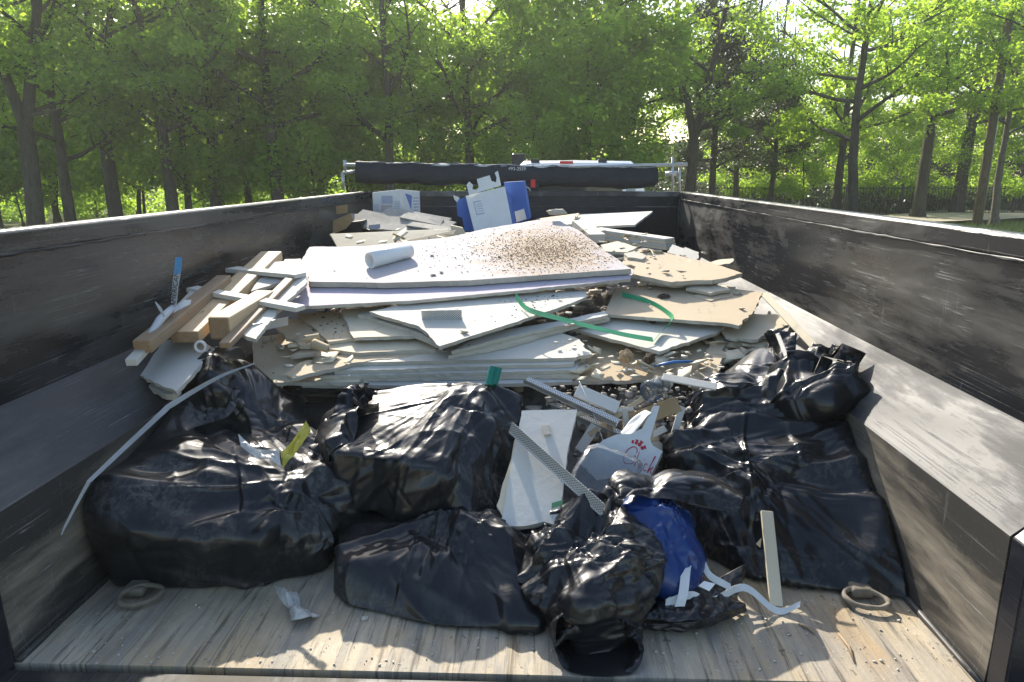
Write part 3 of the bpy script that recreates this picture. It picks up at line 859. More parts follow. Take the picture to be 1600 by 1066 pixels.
def film(name, ctrl, mat, parent=None, nu=90, nv=90, seed=1, gather=None, big=(14, .004, .012), fine=(50, .0015, .004), lump_amp=.005, thick=.0012, bias=.6, inside=True, **k):
    V, F = grid_surface(ctrl, nu, nv)
    V = fold_up(V, F, seed, gather, big, fine, lump_amp, bias)
    if inside: V = keep_in(V)
    o = mesh(name, V, F, mat, parent, True, **k)
    m = o.modifiers.new('thickness', 'SOLIDIFY'); m.thickness = thick
    return o
def sleeve(name, rings, mat, parent=None, seed=1, gather=None, nu=120, nv=120, **kw):
    "an open tube of film; rings are lists of points all round, first at the closed end"
    V, F = grid_surface([r + [r[0]] for r in rings], nu, nv)
    big = kw.pop('big', (20, .005, .014)); fine = kw.pop('fine', (90, .002, .005))
    V = keep_in(fold_up(V, F, seed, gather, big, fine, kw.pop('lump_amp', .006)), .004)
    for j in range(nv): V[j * nu + nu - 1] = V[j * nu]
    o = mesh(name, V, F, mat, parent, True)
    m = o.modifiers.new('thickness', 'SOLIDIFY'); m.thickness = .0012
    return o
def m_film(name, col=(.007, .0075, .009), dust=.5, rough=.36, dustcol=(.30, .285, .26), fine=1.0, dscale=3.2, trans=0., cover=0.):
    t = NT(name); c = t.coords()
    cr = t.noise(t.coords((1, 1, 3.5)), 9, 4, .55, 1.5)
    big = t.noise(c, dscale, 4, .6, .3); sm = t.noise(t.coords((1, 1, .55), (.4, .3, 0)), 42, 6, .72, 1.2); vs = t.noise(c, 160, 3, .7)
    dm = t.math('MULTIPLY', t.ramp(big, .48 - cover, .68 - cover), t.ramp(sm, .46 - cover * .4, .66 - cover * .4))
    dm = t.math('MAXIMUM', dm, t.math('MULTIPLY', t.ramp(vs, .70, .76), t.ramp(big, .38, .6)))
    dm = t.math('MULTIPLY', dm, dust)
    col_ = t.mix(dm, col, dustcol)
    ro = t.math('ADD', t.math('MULTIPLY', dm, .6), t.ramp(t.noise(c, 7, 3), .3, .7, rough * .75, rough * 1.5))
    h = t.math('ADD', t.math('MULTIPLY', cr, fine), t.math('MULTIPLY', t.noise(t.coords((3, 3, 1)), 30, 3, .5, .8), .12 * fine))
    m = t.fin(col_, ro, 0, t.bump(h, .008, .3), .22, Transmission_Weight=trans, Coat_Weight=.5, Coat_Roughness=.085)
    return m
M['bag_clean'] = m_film('black_bag_film', dust=.22)
M['bag_dusty'] = m_film('dusty_black_bag_film', dust=.42, dscale=4.2, rough=.4, cover=.035, dustcol=(.24, .23, .21))
M['bag_mid'] = m_film('scuffed_black_bag_film', dust=.3)
# ---------------------------------------------------------------- rubbish bags
def foot(P, lift=.10):
    "the same corners once more, pressed on the deck, so that a bag sits flat"
    Q = P.copy(); Q[:, 2] = -.05; Q[:, :2] = Q[:, :2].mean(0) + (Q[:, :2] - Q[:, :2].mean(0)) * .97
    return np.concatenate([P, Q])
def tuck(P, k=.9, z=-.03):
    "add the underside: the corners pressed on the deck and drawn in a little"
    Q = P.copy(); c = Q[:, :2].mean(0); Q[:, :2] = c + (Q[:, :2] - c) * k; Q[:, 2] = z
    R_ = P.copy(); R_[:, :2] = c + (R_[:, :2] - c) * (.35 + .65 * k); R_[:, 2] = np.minimum(R_[:, 2], .03)
    return np.concatenate([P, Q, R_])
def pa(*pts): return np.array([tuple(p) for p in pts])
# heavy dusty bag at the left
bL = empty('rubbish_bag', at(330, 905, z=0), 'big dusty black rubbish bag slumped against the left side', 'rubbish bag')
h1 = foot(lump((-.80, 1.83, .12), (.30, .26, .17), 60, 21, .1, .12))
h2 = foot(lump((-.66, 1.78, .10), (.22, .20, .15), 50, 22, 0, .12))
h3 = pa(at(200, 745, Y=1.66), at(232, 700, Y=1.76), at(262, 640, Y=1.88), at(290, 596, Y=1.98), at(330, 552, Y=2.10), at(378, 560, Y=2.2), at(395, 640, Y=2.06), at(345, 660, Y=1.90), at(300, 690, Y=1.80), at(440, 700, Y=1.98), at(400, 720, Y=1.82), (-1.0, 2.2, .2), (-.6, 2.2, .15), (-.7, 1.75, .1), (-1.0, 1.75, .1))
h4 = pa(at(134, 800, Y=1.50), at(140, 850, Y=1.49), at(175, 895, Y=1.53), at(240, 908, Y=1.57), at(400, 910, Y=1.56), at(505, 868, Y=1.60), at(524, 825, Y=1.64), at(480, 770, Y=1.70), at(300, 690, Y=1.74), at(420, 700, Y=1.80), at(235, 705, Y=1.72), at(165, 750, Y=1.58), at(170, 700, Y=1.9), at(450, 690, Y=2.1), at(300, 640, Y=2.0), at(240, 660, Y=1.92), at(300, 830, Y=1.50), at(420, 840, Y=1.54))
h4 = tuck(h4, .84)
bag('bag_film', [h1, h3, h4], (-.76, 1.82, .14), [at(300, 600, Y=2.05), at(500, 780, Y=1.7)], 3, M['bag_dusty'], bL, soft=.02, sm=5, big=(64, .007, .020), fine=(67, .002, .0045))
film('collar_film', [[at(245, 720, Y=1.82), at(265, 650, Y=1.92), at(290, 590, Y=2.0), at(330, 540, Y=2.1), at(385, 545, Y=2.3)],
                     [at(275, 745, Y=1.78), at(300, 690, Y=1.86), at(320, 640, Y=1.9), at(345, 590, Y=1.98), at(388, 585, Y=2.22)],
                     [at(310, 735, Y=1.80), at(350, 700, Y=1.9), at(370, 655, Y=1.93), at(400, 635, Y=2.05), at(420, 625, Y=2.2)],
                     [at(400, 745, Y=1.80), at(430, 720, Y=1.9), at(450, 690, Y=2.0), at(465, 665, Y=2.1), at(480, 640, Y=2.18)]],
     M['bag_clean'], bL, seed=31, gather=[at(345, 690, Y=1.9), at(280, 600, Y=2.0)], big=(30, .008, .024), lump_amp=.012)
film('torn_lip', [[at(268, 690, Y=1.83), at(300, 668, Y=1.83), at(350, 652, Y=1.82), at(372, 625, Y=1.82)],
                  [at(272, 712, Y=1.80), at(310, 700, Y=1.80), at(345, 690, Y=1.80), at(385, 650, Y=1.81)],
                  [at(290, 735, Y=1.78), at(330, 722, Y=1.78), at(380, 715, Y=1.79), at(400, 690, Y=1.82)]], M['bag_clean'], bL, nu=50, nv=40, seed=32, big=(10, .004, .012), lump_amp=.004)
film('loose_flap', [[at(405, 792, Y=1.66), at(430, 778, Y=1.655), at(455, 760, Y=1.66)],
                    [at(430, 805, Y=1.63), at(465, 800, Y=1.62), at(490, 785, Y=1.645)],
                    [at(455, 845, Y=1.61), at(490, 840, Y=1.60), at(518, 832, Y=1.62)],
                    [at(480, 860, Y=1.60), at(505, 858, Y=1.60), at(522, 850, Y=1.61)]], M['bag_clean'], bL, nu=40, nv=40, seed=33, big=(5, .002, .006), lump_amp=.004)
# dark bag in the gap behind it
bD = empty('rubbish_bag', (-.62, 2.3, 0), 'shaded black rubbish bag in the gap under the left end of the boards', 'rubbish bag')
hd = foot(lump((-.60, 2.25, .14), (.26, .24, .16), 40, 41, 0, .15))
bag('bag_film', [hd], (-.60, 2.25, .12), [(-.4, 2.1, .3)], 42, M['bag_mid'], bD, level=6, big=(20, .006, .014), fine=(27, .002, .0045))
# low bag under the boxy one, in front
bU = empty('rubbish_bag', at(690, 980, z=0), 'flat black rubbish bag under the box shaped bag, nearest the tail in the middle', 'rubbish bag')
hu = pa(at(518, 930, z=.0), at(545, 950, z=.0), at(700, 984, z=.0), at(845, 986, z=.0), at(846, 975, z=.03), at(820, 895, z=.075), at(765, 862, z=.105), at(690, 875, z=.10), at(560, 875, z=.095), at(520, 880, z=.085), at(530, 835, z=.10), at(780, 840, z=.115), at(830, 865, z=.09), (-.45, 1.9, .09), (.05, 1.9, .09))
hu = tuck(hu, .93)
bag('bag_film', [hu], (-.2, 1.62, .06), [at(700, 830, Y=1.62), at(845, 985, z=.01), at(530, 850, z=.12)], 51, M['bag_clean'], bU, soft=.01, sm=4, big=(56, .005, .013), fine=(54, .002, .0045), lump_amp=.006)
# boxy bag
bC = empty('rubbish_bag', at(660, 800, Y=1.72), 'box shaped black rubbish bag with stretched film in the middle', 'rubbish bag')
hc = pa(at(520, 706, Y=1.74), at(678, 727, Y=1.68), at(700, 715, Y=1.70), at(765, 592, Y=2.02), at(560, 612, Y=2.08), at(650, 600, Y=2.12), at(505, 640, Y=2.0),
        at(535, 795, Y=1.72), at(676, 800, Y=1.67), at(690, 800, Y=1.67), at(755, 830, Y=1.66), at(790, 690, Y=1.9), at(815, 625, Y=2.05), (-.62, 2.1, .15), (-.05, 2.1, .15), at(490, 690, Y=1.85), at(500, 760, Y=1.82))
hc2 = pa(at(690, 740, Y=1.70), at(765, 590, Y=2.02), at(820, 615, Y=2.05), at(800, 740, Y=1.83), at(757, 832, Y=1.65), at(700, 800, Y=1.67), at(690, 690, Y=1.9), (-.1, 2.1, .2), (-.1, 2.1, .05), at(735, 820, Y=1.66))
hc3 = pa(at(500, 650, Y=1.95), at(560, 600, Y=2.05), at(490, 700, Y=1.84), at(530, 690, Y=1.8), at(545, 620, Y=1.98), (-.55, 2.1, .2), at(520, 720, Y=1.8))
bag('bag_film', [hc, hc2, hc3], (-.27, 1.88, .2), [at(765, 590, Y=2.02)], 61, M['bag_mid'], bC, soft=.006, sm=3, big=(70, .003, .011), fine=(90, .0015, .0035), lump_amp=.004, bias=.9)
film('crumpled_corner', [[at(482, 700, Y=1.82), at(505, 640, Y=1.93), at(545, 602, Y=2.0), at(590, 598, Y=2.03)],
                         [at(500, 715, Y=1.78), at(520, 665, Y=1.85), at(550, 625, Y=1.92), at(580, 605, Y=1.97)],
                         [at(520, 725, Y=1.74), at(540, 690, Y=1.77), at(560, 660, Y=1.82), at(566, 612, Y=1.94)]], M['bag_clean'], bC, nu=60, nv=50, seed=63, big=(34, .006, .02), fine=(27, .002, .0045), lump_amp=.008)
# right hand bag
bR = empty('rubbish_bag', at(1300, 935, z=0), 'large black rubbish bag with a ridged top beside the right side panel', 'rubbish bag')
hr = pa(at(1452, 946, z=0), at(1450, 935, z=.015), at(1300, 925, z=.0), at(1180, 905, z=.0), at(1100, 850, z=.03), at(1060, 700, Y=1.95), at(1075, 680, Y=1.98), at(1110, 640, Y=2.05), at(1200, 650, Y=2.0), at(1290, 655, Y=1.97), at(1335, 675, Y=1.93), at(1362, 695, Y=1.92), at(1400, 790, Y=1.74), at(1385, 760, Y=1.78), at(1230, 720, Y=1.88), at(1090, 740, Y=1.86), at(1130, 800, Y=1.75), (.9, 2.2, .15), (.4, 2.2, .2), at(1440, 890, Y=1.56), at(1250, 800, Y=1.74))
hr = tuck(hr, .95)
bag('bag_film', [hr], (.62, 1.88, .12), [at(1060, 690, Y=1.95), at(1345, 680, Y=1.93), at(1452, 946, z=0)], 71, M['bag_mid'], bR, soft=.01, sm=4, big=(96, .007, .019), fine=(76, .002, .0045), lump_amp=.008)
# tied bag on top of it
bT = empty('rubbish_bag', at(1200, 640, Y=2.1), 'tied black rubbish bag with crumpled neck lying behind the large right one', 'rubbish bag')
ht = pa(at(1085, 655, Y=2.06), at(1100, 610, Y=2.14), at(1130, 590, Y=2.22), at(1190, 548, Y=2.4), at(1215, 560, Y=2.38), at(1250, 600, Y=2.2), at(1240, 640, Y=2.05), at(1150, 645, Y=2.06), at(1290, 650, Y=2.02), (.4, 2.5, .1), (.8, 2.5, .1), (.4, 2.1, .0), (.8, 2.1, .0), at(1160, 600, Y=2.12))
bag('bag_film', [ht], (.58, 2.2, .22), [at(1245, 610, Y=2.1)], 81, M['bag_clean'], bT, soft=.01, sm=4, big=(60, .006, .016), fine=(54, .002, .0045), bias=.85)
hn = pa(at(1240, 612, Y=2.08), at(1265, 600, Y=2.06), at(1300, 592, Y=2.08), at(1330, 612, Y=2.05), at(1336, 640, Y=2.03), at(1300, 662, Y=2.0), at(1255, 640, Y=2.03), at(1290, 630, Y=1.98), at(1270, 600, Y=2.2), at(1325, 615, Y=2.2), at(1290, 660, Y=2.2))
bag('tied_neck', [hn], at(1290, 628, Y=2.09), [at(1243, 612, Y=2.08)], 82, M['bag_clean'], bT, level=6, soft=.004, sm=1, big=(50, .006, .02), fine=(27, .002, .0045), lump_amp=.012)
film('neck_tail', [[at(1328, 615, Y=2.03), at(1336, 640, Y=2.0), at(1342, 668, Y=1.98)], [at(1340, 612, Y=2.04), at(1347, 640, Y=2.01), at(1352, 672, Y=1.98)]], M['bag_clean'], bT, nu=20, nv=30, seed=84, big=(4, .002, .005))
film('standing_fold', [[at(1190, 520, Y=2.55), at(1205, 512, Y=2.5), at(1243, 515, Y=2.45)], [at(1195, 560, Y=2.45), at(1220, 560, Y=2.38), at(1242, 560, Y=2.35)], [at(1205, 600, Y=2.3), at(1225, 600, Y=2.25), at(1243, 605, Y=2.15)]], M['bag_clean'], bT, nu=40, nv=40, seed=85)
# open bag with its mouth towards the tail
bO = empty('open_rubbish_bag', at(935, 1050, z=0), 'empty black bag lying with its round mouth open at the tail edge', 'rubbish bag')
def oval(c, rx, rz, tilt=0., n=12, ph=0., sq=0.):
    c = Vector(c); out = []
    for k in range(n):
        a = 2 * math.pi * k / n + ph
        v = Vector((math.cos(a) * rx, 0, math.sin(a) * rz)); v.rotate(Matrix.Rotation(tilt, 3, 'X'))
        out.append(c + v)
    return out
ho = pa(at(826, 826, Y=1.60), at(850, 800, Y=1.64), at(868, 905, Y=1.47), at(878, 945, z=.05), at(905, 950, z=.11), at(980, 935, z=.10), at(1004, 895, Y=1.47), at(1012, 888, Y=1.50), at(974, 780, Y=1.57), at(961, 752, Y=1.63), at(905, 790, Y=1.62), at(925, 880, Y=1.44), at(950, 850, Y=1.47), at(998, 925, z=.04))
ho = tuck(ho, .9)
bag('bag_film', [ho], tuple(at(930, 880, Y=1.53)), [at(1010, 890, Y=1.49), at(962, 752, Y=1.63), at(890, 990, z=.04)], 91, M['bag_clean'], bO, level=7, soft=.006, sm=4, big=(70, .006, .018), fine=(80, .002, .005), lump_amp=.010)
sleeve('mouth_film', [oval(at(938, 930, Y=1.45), .085, .06, -.6), oval(at(936, 962, Y=1.385), .094, .078, -.65, ph=.05), oval(at(935, 990, Y=1.335), .090, .066, -.75, ph=.1), oval(at(938, 1008, Y=1.30), .086, .060, -.8, ph=.05), oval(at(937, 1016, Y=1.288), .092, .066, -.85)],
       M['bag_clean'], bO, 93, [at(1010, 890, Y=1.47), at(880, 900, Y=1.46)], big=(34, .004, .012), fine=(40, .002, .004), lump_amp=.009)
bF = empty('black_film_sheet', at(1080, 800, Y=1.62), 'loose sheet of black film draped over the blue bag', 'plastic sheet')
film('drape', [[at(962, 790, Y=1.60), at(960, 745, Y=1.66), at(1000, 742, Y=1.70), at(1100, 738, Y=1.76), at(1165, 770, Y=1.70)],
               [at(968, 775, Y=1.57), at(975, 762, Y=1.60), at(1030, 755, Y=1.62), at(1100, 752, Y=1.66), at(1163, 780, Y=1.63)],
               [at(972, 782, Y=1.55), at(985, 775, Y=1.57), at(1040, 782, Y=1.585), at(1100, 795, Y=1.60), at(1155, 802, Y=1.60)]], M['bag_clean'], bF, seed=95, nu=80, nv=50, big=(16, .004, .012))
film('floor_part', [[at(1005, 975, z=.03), at(1060, 975, z=.035), at(1120, 965, z=.045), at(1165, 945, z=.03)],
                    [at(1005, 955, z=.035), at(1060, 950, z=.045), at(1120, 940, z=.055), at(1160, 925, z=.045)],
                    [at(1010, 935, z=.03), at(1060, 925, z=.04), at(1115, 900, z=.07), at(1170, 880, z=.07)]], M['bag_mid'], bF, seed=96, nu=70, nv=50, big=(16, .004, .014), lump_amp=.008)
film('floor_rim', [[at(1005, 975, z=.03), at(1060, 975, z=.035), at(1120, 965, z=.045), at(1165, 945, z=.03)],
                   [at(1006, 985, z=.015), at(1060, 987, z=.015), at(1122, 978, z=.02), at(1167, 955, z=.012)],
                   [at(1006, 985, z=.002), at(1060, 987, z=.002), at(1122, 978, z=.002), at(1167, 955, z=.002)]], M['bag_mid'], bF, seed=97, nu=70, nv=20, big=(6, .002, .006), lump_amp=.002)
# ---------------------------------------------------------------- plasterboard and the heap
def m_board(name, col, stain=(.33, .27, .19), amount=.3, rough=.8, speck=.25, spot=(.2, .15, .10), patch=None):
    t = NT(name); c = t.coords()
    a = t.noise(c, 2.3, 4, .6); d = t.noise(c, 38, 5, .7); e = t.noise(c, 190, 2, .6); f = t.noise(t.coords((1, 5, 1)), 9, 4, .6)
    cl = t.mix(t.math('MULTIPLY', t.ramp(a, .45, .7), amount), col, stain)
    cl = t.mix(t.math('MULTIPLY', t.ramp(f, .55, .72), amount * .6), cl, tuple(x * .8 for x in col))
    cl = t.mix(t.math('MULTIPLY', t.ramp(d, .60, .70), speck), cl, tuple(min(1, x * 1.25) for x in col))
    cl = t.mix(t.math('MULTIPLY', t.ramp(e, .68, .74), speck), cl, spot)
    if patch:                                   # spilled earth lying on the sheet, uneven towards its rim
        tc = t.n('TexCoord'); vm = t.n('VectorMath', operation='SUBTRACT'); t.t.links.new(tc.outputs['Object'], vm.inputs[0]); vm.inputs[1].default_value = patch[0]
        vd = t.n('VectorMath', operation='DIVIDE'); t.t.links.new(vm.outputs[0], vd.inputs[0]); vd.inputs[1].default_value = patch[1]
        vl = t.n('VectorMath', operation='LENGTH'); t.t.links.new(vd.outputs[0], vl.inputs[0])
        rim = t.math('ADD', vl.outputs['Value'], t.math('MULTIPLY', t.math('SUBTRACT', t.noise(c, 14, 6, .75), .5), 2.4))
        f1 = t.math('MULTIPLY', t.ramp(rim, .5, 1.3, 1., 0.), t.ramp(t.noise(c, 110, 4, .75), .30, .50))
        cl = t.mix(t.math('MULTIPLY', f1, .95), cl, t.mix(t.noise(c, 45, 4, .7), (.24, .15, .08), (.46, .35, .23)))
    vo = t.n('TexVoronoi'); t.set(vo.inputs['Vector'], c); vo.inputs['Scale'].default_value = 4.2
    hole = t.math('MULTIPLY', t.ramp(vo.outputs['Distance'], .022, .032, 1., 0.), .75)
    cl = t.mix(hole, cl, (.16, .13, .10))
    vs = t.n('TexVoronoi', feature='DISTANCE_TO_EDGE'); t.set(vs.inputs['Vector'], t.coords((1, 1, 1), (.3, .2, .7))); vs.inputs['Scale'].default_value = 1.7
    scuff = t.math('MULTIPLY', t.ramp(vs.outputs['Distance'], 0, .012, 1., 0.), t.ramp(t.noise(c, 5, 2), .5, .6))
    cl = t.mix(t.math('MULTIPLY', scuff, .45), cl, tuple(x * .62 for x in col))
    return t.fin(cl, rough, 0, t.bump(t.math('ADD', t.math('MULTIPLY', d, .6), t.math('MULTIPLY', a, 2.)), .003, .5), .25)
M['tan'] = m_board('tan_paper', (.52, .42, .285))
M['cream'] = m_board('cream_paper', (.63, .55, .40))
M['white'] = m_board('white_painted_board', (.60, .57, .495), amount=.25)
M['grey'] = m_board('grey_white_board', (.55, .535, .49), amount=.22)
M['lav'] = m_board('lavender_board', (.46, .41, .46), (.42, .38, .40), .22)
M['lav2'] = m_board('pale_lavender_board', (.56, .54, .56), (.44, .38, .34), .25)
M['core'] = m_board('gypsum_core', (.52, .48, .40), (.25, .22, .18), .5, .95, .4)
M['dirt'] = m_plain('brown_crumbs', (.42, .30, .18), .95, .5, 400, 0, .1)
M['crumb'] = m_plain('pale_crumbs', (.50, .46, .39), .95, .3, 60, 0, .1)
M['rubble'] = m_plain('grey_rubble', (.19, .175, .155), .95, .6, 30, 0, .1, .02)
def BZ(Y): return .30 + .17 * (Y - 2.2)
def P0(h): return (0, 2.2, .30 + h)
def ragged(P, n, j, step=.02, rs=random):
    "break straight polygon edges into uneven ones; j is the unevenness of each edge"
    out = []; k = len(P)
    for i in range(k):
        a, b_ = P[i], P[(i + 1) % k]; d = b_ - a; L = d.length
        ji = (j[i % len(j)] if hasattr(j, '__len__') else j) * 1.35
        s = d.cross(n).normalized() if L > 1e-6 else Vector((1, 0, 0))
        out.append(a)
        m = int(L / step)
        if ji > 0:
            drift = 0
            for q in range(1, m):
                drift = drift * .6 + rs.uniform(-ji, ji)
                out.append(a + d * ((q + rs.uniform(-.3, .3)) / m) + s * drift)
    return out
def board(px, h, mat, label, t=.0127, jag=.002, sx=0., sy=.17, p0=None, name='plasterboard_sheet', cat='plasterboard', group='plasterboard on the heap', core=None, parent=None, under=None, sag=0.):
    pl = P0(h) if p0 is None else p0
    n = Vector((-sx, -sy, 1)).normalized()
    P = ragged([on_plane(u, v, pl, sx, sy) for u, v in px], n, jag)
    V1 = [p.copy() for p in P]
    area = sum((V1[i].x * V1[(i + 1) % len(V1)].y - V1[(i + 1) % len(V1)].x * V1[i].y) for i in range(len(V1)))
    if area < 0: P.reverse()
    # the lower paper is torn off a little differently than the upper one
    m = len(P); c = sum(P, Vector()) / m
    Q = [p - n * t + (c - p).normalized() * random.uniform(-.003, .004) for p in P]
    V = P + Q; F = [tuple(range(m)), tuple(range(2 * m - 1, m - 1, -1))]; fm = [0, 2]
    for i in range(m):
        j = (i + 1) % m; F.append((i, m + i, m + j, j)); fm.append(1)
    return mesh(name, V, F, [mat, core or M['core'], under or M['tan']], parent, False, fm, None if parent else label, None if parent else cat, None if parent else group)
def bits(name, pts, lo, hi, mat, label, n=None, cat='rubble', flat=.6, seed=1, top=True, parent=None, tilt=0., pw=3):
    "many small broken crumbs as one object"
    q = np.random.default_rng(seed); V, F = [], []
    base = np.array([(-1, -1, -1), (1, -1, -1), (1, 1, -1), (-1, 1, -1), (-1, -1, 1), (1, -1, 1), (1, 1, 1), (-1, 1, 1)], float)
    fc = np.array([(3,2,1,0),(4,5,6,7),(0,1,5,4),(1,2,6,5),(2,3,7,6),(3,0,4,7)])
    N_ = len(pts); S = lo + (hi - lo) * q.random(N_) ** pw
    rot = q.uniform(0, 6.28, N_)
    B = base[None] * q.uniform(.45, 1, (N_, 8, 1)) * np.stack([S * q.uniform(.6, 1.3, N_), S * q.uniform(.5, 1, N_), S * flat * q.uniform(.5, 1, N_)], 1)[:, None]
    cs, sn = np.cos(rot)[:, None], np.sin(rot)[:, None]
    X = B[..., 0] * cs - B[..., 1] * sn; Y_ = B[..., 0] * sn + B[..., 1] * cs
    Z_ = B[..., 2] + X * (q.normal(0, 1, N_) * tilt)[:, None] + Y_ * (q.normal(0, 1, N_) * tilt)[:, None]
    W = np.stack([X, Y_, Z_], 2) + np.array([tuple(p) for p in pts])[:, None] + np.array((0, 0, 1))[None, None] * (S * flat * .4)[:, None, None]
    Fx = (np.arange(N_)[:, None, None] * 8 + fc[None]).reshape(-1, 4)
    return tag(mesh(name, W.reshape(-1, 3), Fx, mat, parent), label, cat, kind='stuff')
def in_poly(px, n, seed=0, blob=None):
    r = random.Random(seed); us = [p[0] for p in px]; vs = [p[1] for p in px]; out = []
    while len(out) < n:
        if blob: u, v = r.gauss(blob[0], blob[2]), r.gauss(blob[1], blob[3])
        else: u, v = r.uniform(min(us), max(us)), r.uniform(min(vs), max(vs))
        c = False; j = len(px) - 1
        for i in range(len(px)):
            if (px[i][1] > v) != (px[j][1] > v) and u < (px[j][0] - px[i][0]) * (v - px[i][1]) / (px[j][1] - px[i][1]) + px[i][0]: c = not c
            j = i
        if c: out.append((u, v))
    return out
# the body of the heap under the sheets
gx, gy = np.linspace(-1.20, 1.0, 90), np.linspace(1.75, 5.25, 130)
V = []
for y in gy:
    for x in gx:
        z = min(BZ(y) - .03, .62) + (0 if y < 3.4 else 0)
        fr = np.clip((y - 1.80) / .55, 0, 1); fr = fr * fr * (3 - 2 * fr)
        ri = np.clip((.98 - x) / .28, 0, 1); ri = ri ** .6
        le = np.clip((x + 1.35) / .45, 0, 1)
        bk = np.clip((5.35 - y) / .5, .6, 1)
        z = z * fr * ri * le * bk
        nz = .018 * math.sin(x * 23 + y * 11) + .015 * math.sin(x * 9 - y * 31 + 1) + .012 * math.sin(x * 51 + y * 43)
        V.append((x, y, max(.003, z - .035 + nz)))
V = keep_in(np.array(V), .012)
F = np.array([(j*90+i, j*90+i+1, (j+1)*90+i+1, (j+1)*90+i) for j in range(129) for i in range(89)])
mesh('rubble_heap', V, F, M['rubble'], None, False, label='heap of grey plaster rubble under the broken boards', cat='rubble', kind='stuff')
q = np.random.default_rng(4)
idx = q.integers(0, len(V), 2600)
bits('plaster_chunks', [V[i] + np.array((q.uniform(-.01, .01), q.uniform(-.01, .01), .004)) for i in idx if V[i][2] > .06], .006, .034, M['crumb'], 'loose pale plaster chunks lying in the gaps of the heap', seed=5)
# lower stack at the front
board([(812, 597), (1118, 592), (1150, 505), (1020, 500), (800, 545)], .020, M['tan'], 'long tan sheet at the bottom right of the front stack', jag=[.004, .002, .002, .002])
board([(470, 601), (700, 603), (893, 596), (905, 575), (890, 545), (480, 545)], .026, M['grey'], 'lowest grey edged sheet of the front stack')
board([(397, 598), (394, 528), (455, 520), (560, 530), (600, 560), (560, 597)], .041, M['cream'], 'cream sheet sticking out at the left end of the front stack', jag=.001)
board([(520, 592), (905, 586), (915, 560), (880, 540), (520, 545)], .041, M['cream'], 'second sheet of the front stack, cream at its left end')
board([(500, 588), (900, 578), (908, 560), (880, 530), (520, 540)], .055, M['grey'], 'third sheet of the front stack with a straight grey edge')
board([(522, 580), (896, 568), (902, 548), (870, 525), (530, 540)], .069, M['white'], 'fourth sheet of the front stack with a sunlit strip')
board([(570, 566), (888, 559), (925, 553), (905, 530), (860, 515), (580, 535)], .083, M['white'], 'white sheet with a crumbled right end on top of the front stack', jag=[.001, .006, .008, .002, .002, .002])
board([(440, 586), (470, 566), (560, 548), (690, 540), (700, 548), (560, 566), (455, 590)], .085, M['tan'], 'narrow broken strip with a grey ragged edge at front left', jag=.005)
board([(455, 556), (520, 548), (640, 545), (640, 528), (500, 520)], .078, M['cream'], 'cream offcut under the ragged strip at front left', jag=.003)
# left fan of tan and cream pieces
board([(422, 502), (470, 497), (508, 532), (500, 541), (468, 540), (446, 528)], .100, M['tan'], 'tan piece with torn curling paper at the left of the fan', jag=.006)
board([(466, 490), (532, 488), (556, 528), (513, 534)], .112, M['tan'], 'tan piece with dark dirt beside the curled paper', jag=.002)
board([(533, 484), (600, 478), (700, 505), (690, 520), (652, 524), (553, 528)], .126, M['cream'], 'cream wedge in the middle of the fan', jag=.002)
board([(512, 536), (640, 528), (690, 536), (680, 546), (560, 551), (514, 545)], .098, M['cream'], 'cream sheet under the wedge', jag=.002)
board([(559, 492), (577, 486), (668, 508), (692, 540), (676, 532), (640, 514)], .140, M['core'], 'grey broken strip with a crumbling edge on the cream wedge', jag=.004, t=.022)
# right of the front
board([(893, 513), (949, 493), (1040, 495), (1132, 510), (1120, 520), (1030, 549)], .075, M['white'], 'white sheet under the green strap with a dark lower edge', jag=[.001, .001, .001, .002, .003, .002])
board([(944, 491), (962, 452), (1060, 440), (1192, 457), (1180, 485), (1154, 509), (1135, 505)], .100, M['tan'], 'broad tan sheet with a dark clod on it at right', jag=[.001, .001, .001, .004, .005, .003, .001], sx=.02)
board([(1120, 505), (1175, 490), (1235, 492), (1242, 503), (1205, 518), (1185, 530), (1140, 528)], .062, M['cream'], 'cream sheet poking out towards the right ledge', jag=.005)
board([(1085, 580), (1120, 520), (1150, 505), (1128, 560), (1122, 596), (1108, 600)], .035, M['tan'], 'torn tan strip standing at the right end of the front stack', jag=.006, t=.02)
board([(780, 527), (860, 512), (938, 488), (953, 497), (880, 515), (790, 540), (700, 556)], .098, M['cream'], 'thin cream sheet under the right edge of the white diamond', jag=.003)
board([(760, 520), (880, 500), (945, 486), (950, 492), (850, 515), (760, 535), (705, 549)], .112, M['grey'], 'grey sheet just under the white diamond', jag=.002)
board([(687, 541), (655, 510), (577, 487), (640, 474), (780, 460), (915, 455), (917, 463), (880, 478), (800, 505)], .157, M['white'], 'white dusty diamond of plasterboard pointing at the tail', jag=[.003, .003, .002, .001, .001, .001, .002, .002, .001], sx=-.015)
# big lavender sheets on top
board([(440, 472), (446, 462), (473, 403), (484, 386), (600, 385), (900, 380), (990, 423), (985, 436), (800, 455), (640, 470), (462, 479)], .185, M['lav'], 'wide lavender faced sheet under the top one', jag=[.003, .002, .003, .004, .001, .001, .003, .003, .001, .001, .002])
TOP = [(484, 440), (481, 428), (497, 388), (560, 386), (700, 371), (760, 357), (853, 342), (874, 345), (906, 361), (957, 400), (986, 420), (735, 438), (600, 442)]
_q = on_plane(852, 391, P0(.212), 0, .17)
_c = [on_plane(u, v, P0(.212), 0, .17) for u, v in TOP]
_o = Vector(((min(p.x for p in _c) + max(p.x for p in _c)) / 2, (min(p.y for p in _c) + max(p.y for p in _c)) / 2, min(p.z for p in _c)))
M['lav2'] = m_board('pale_lavender_board', (.46, .43, .44), (.38, .33, .28), .35, patch=(tuple(_q - _o), (.30, .42, .6)))
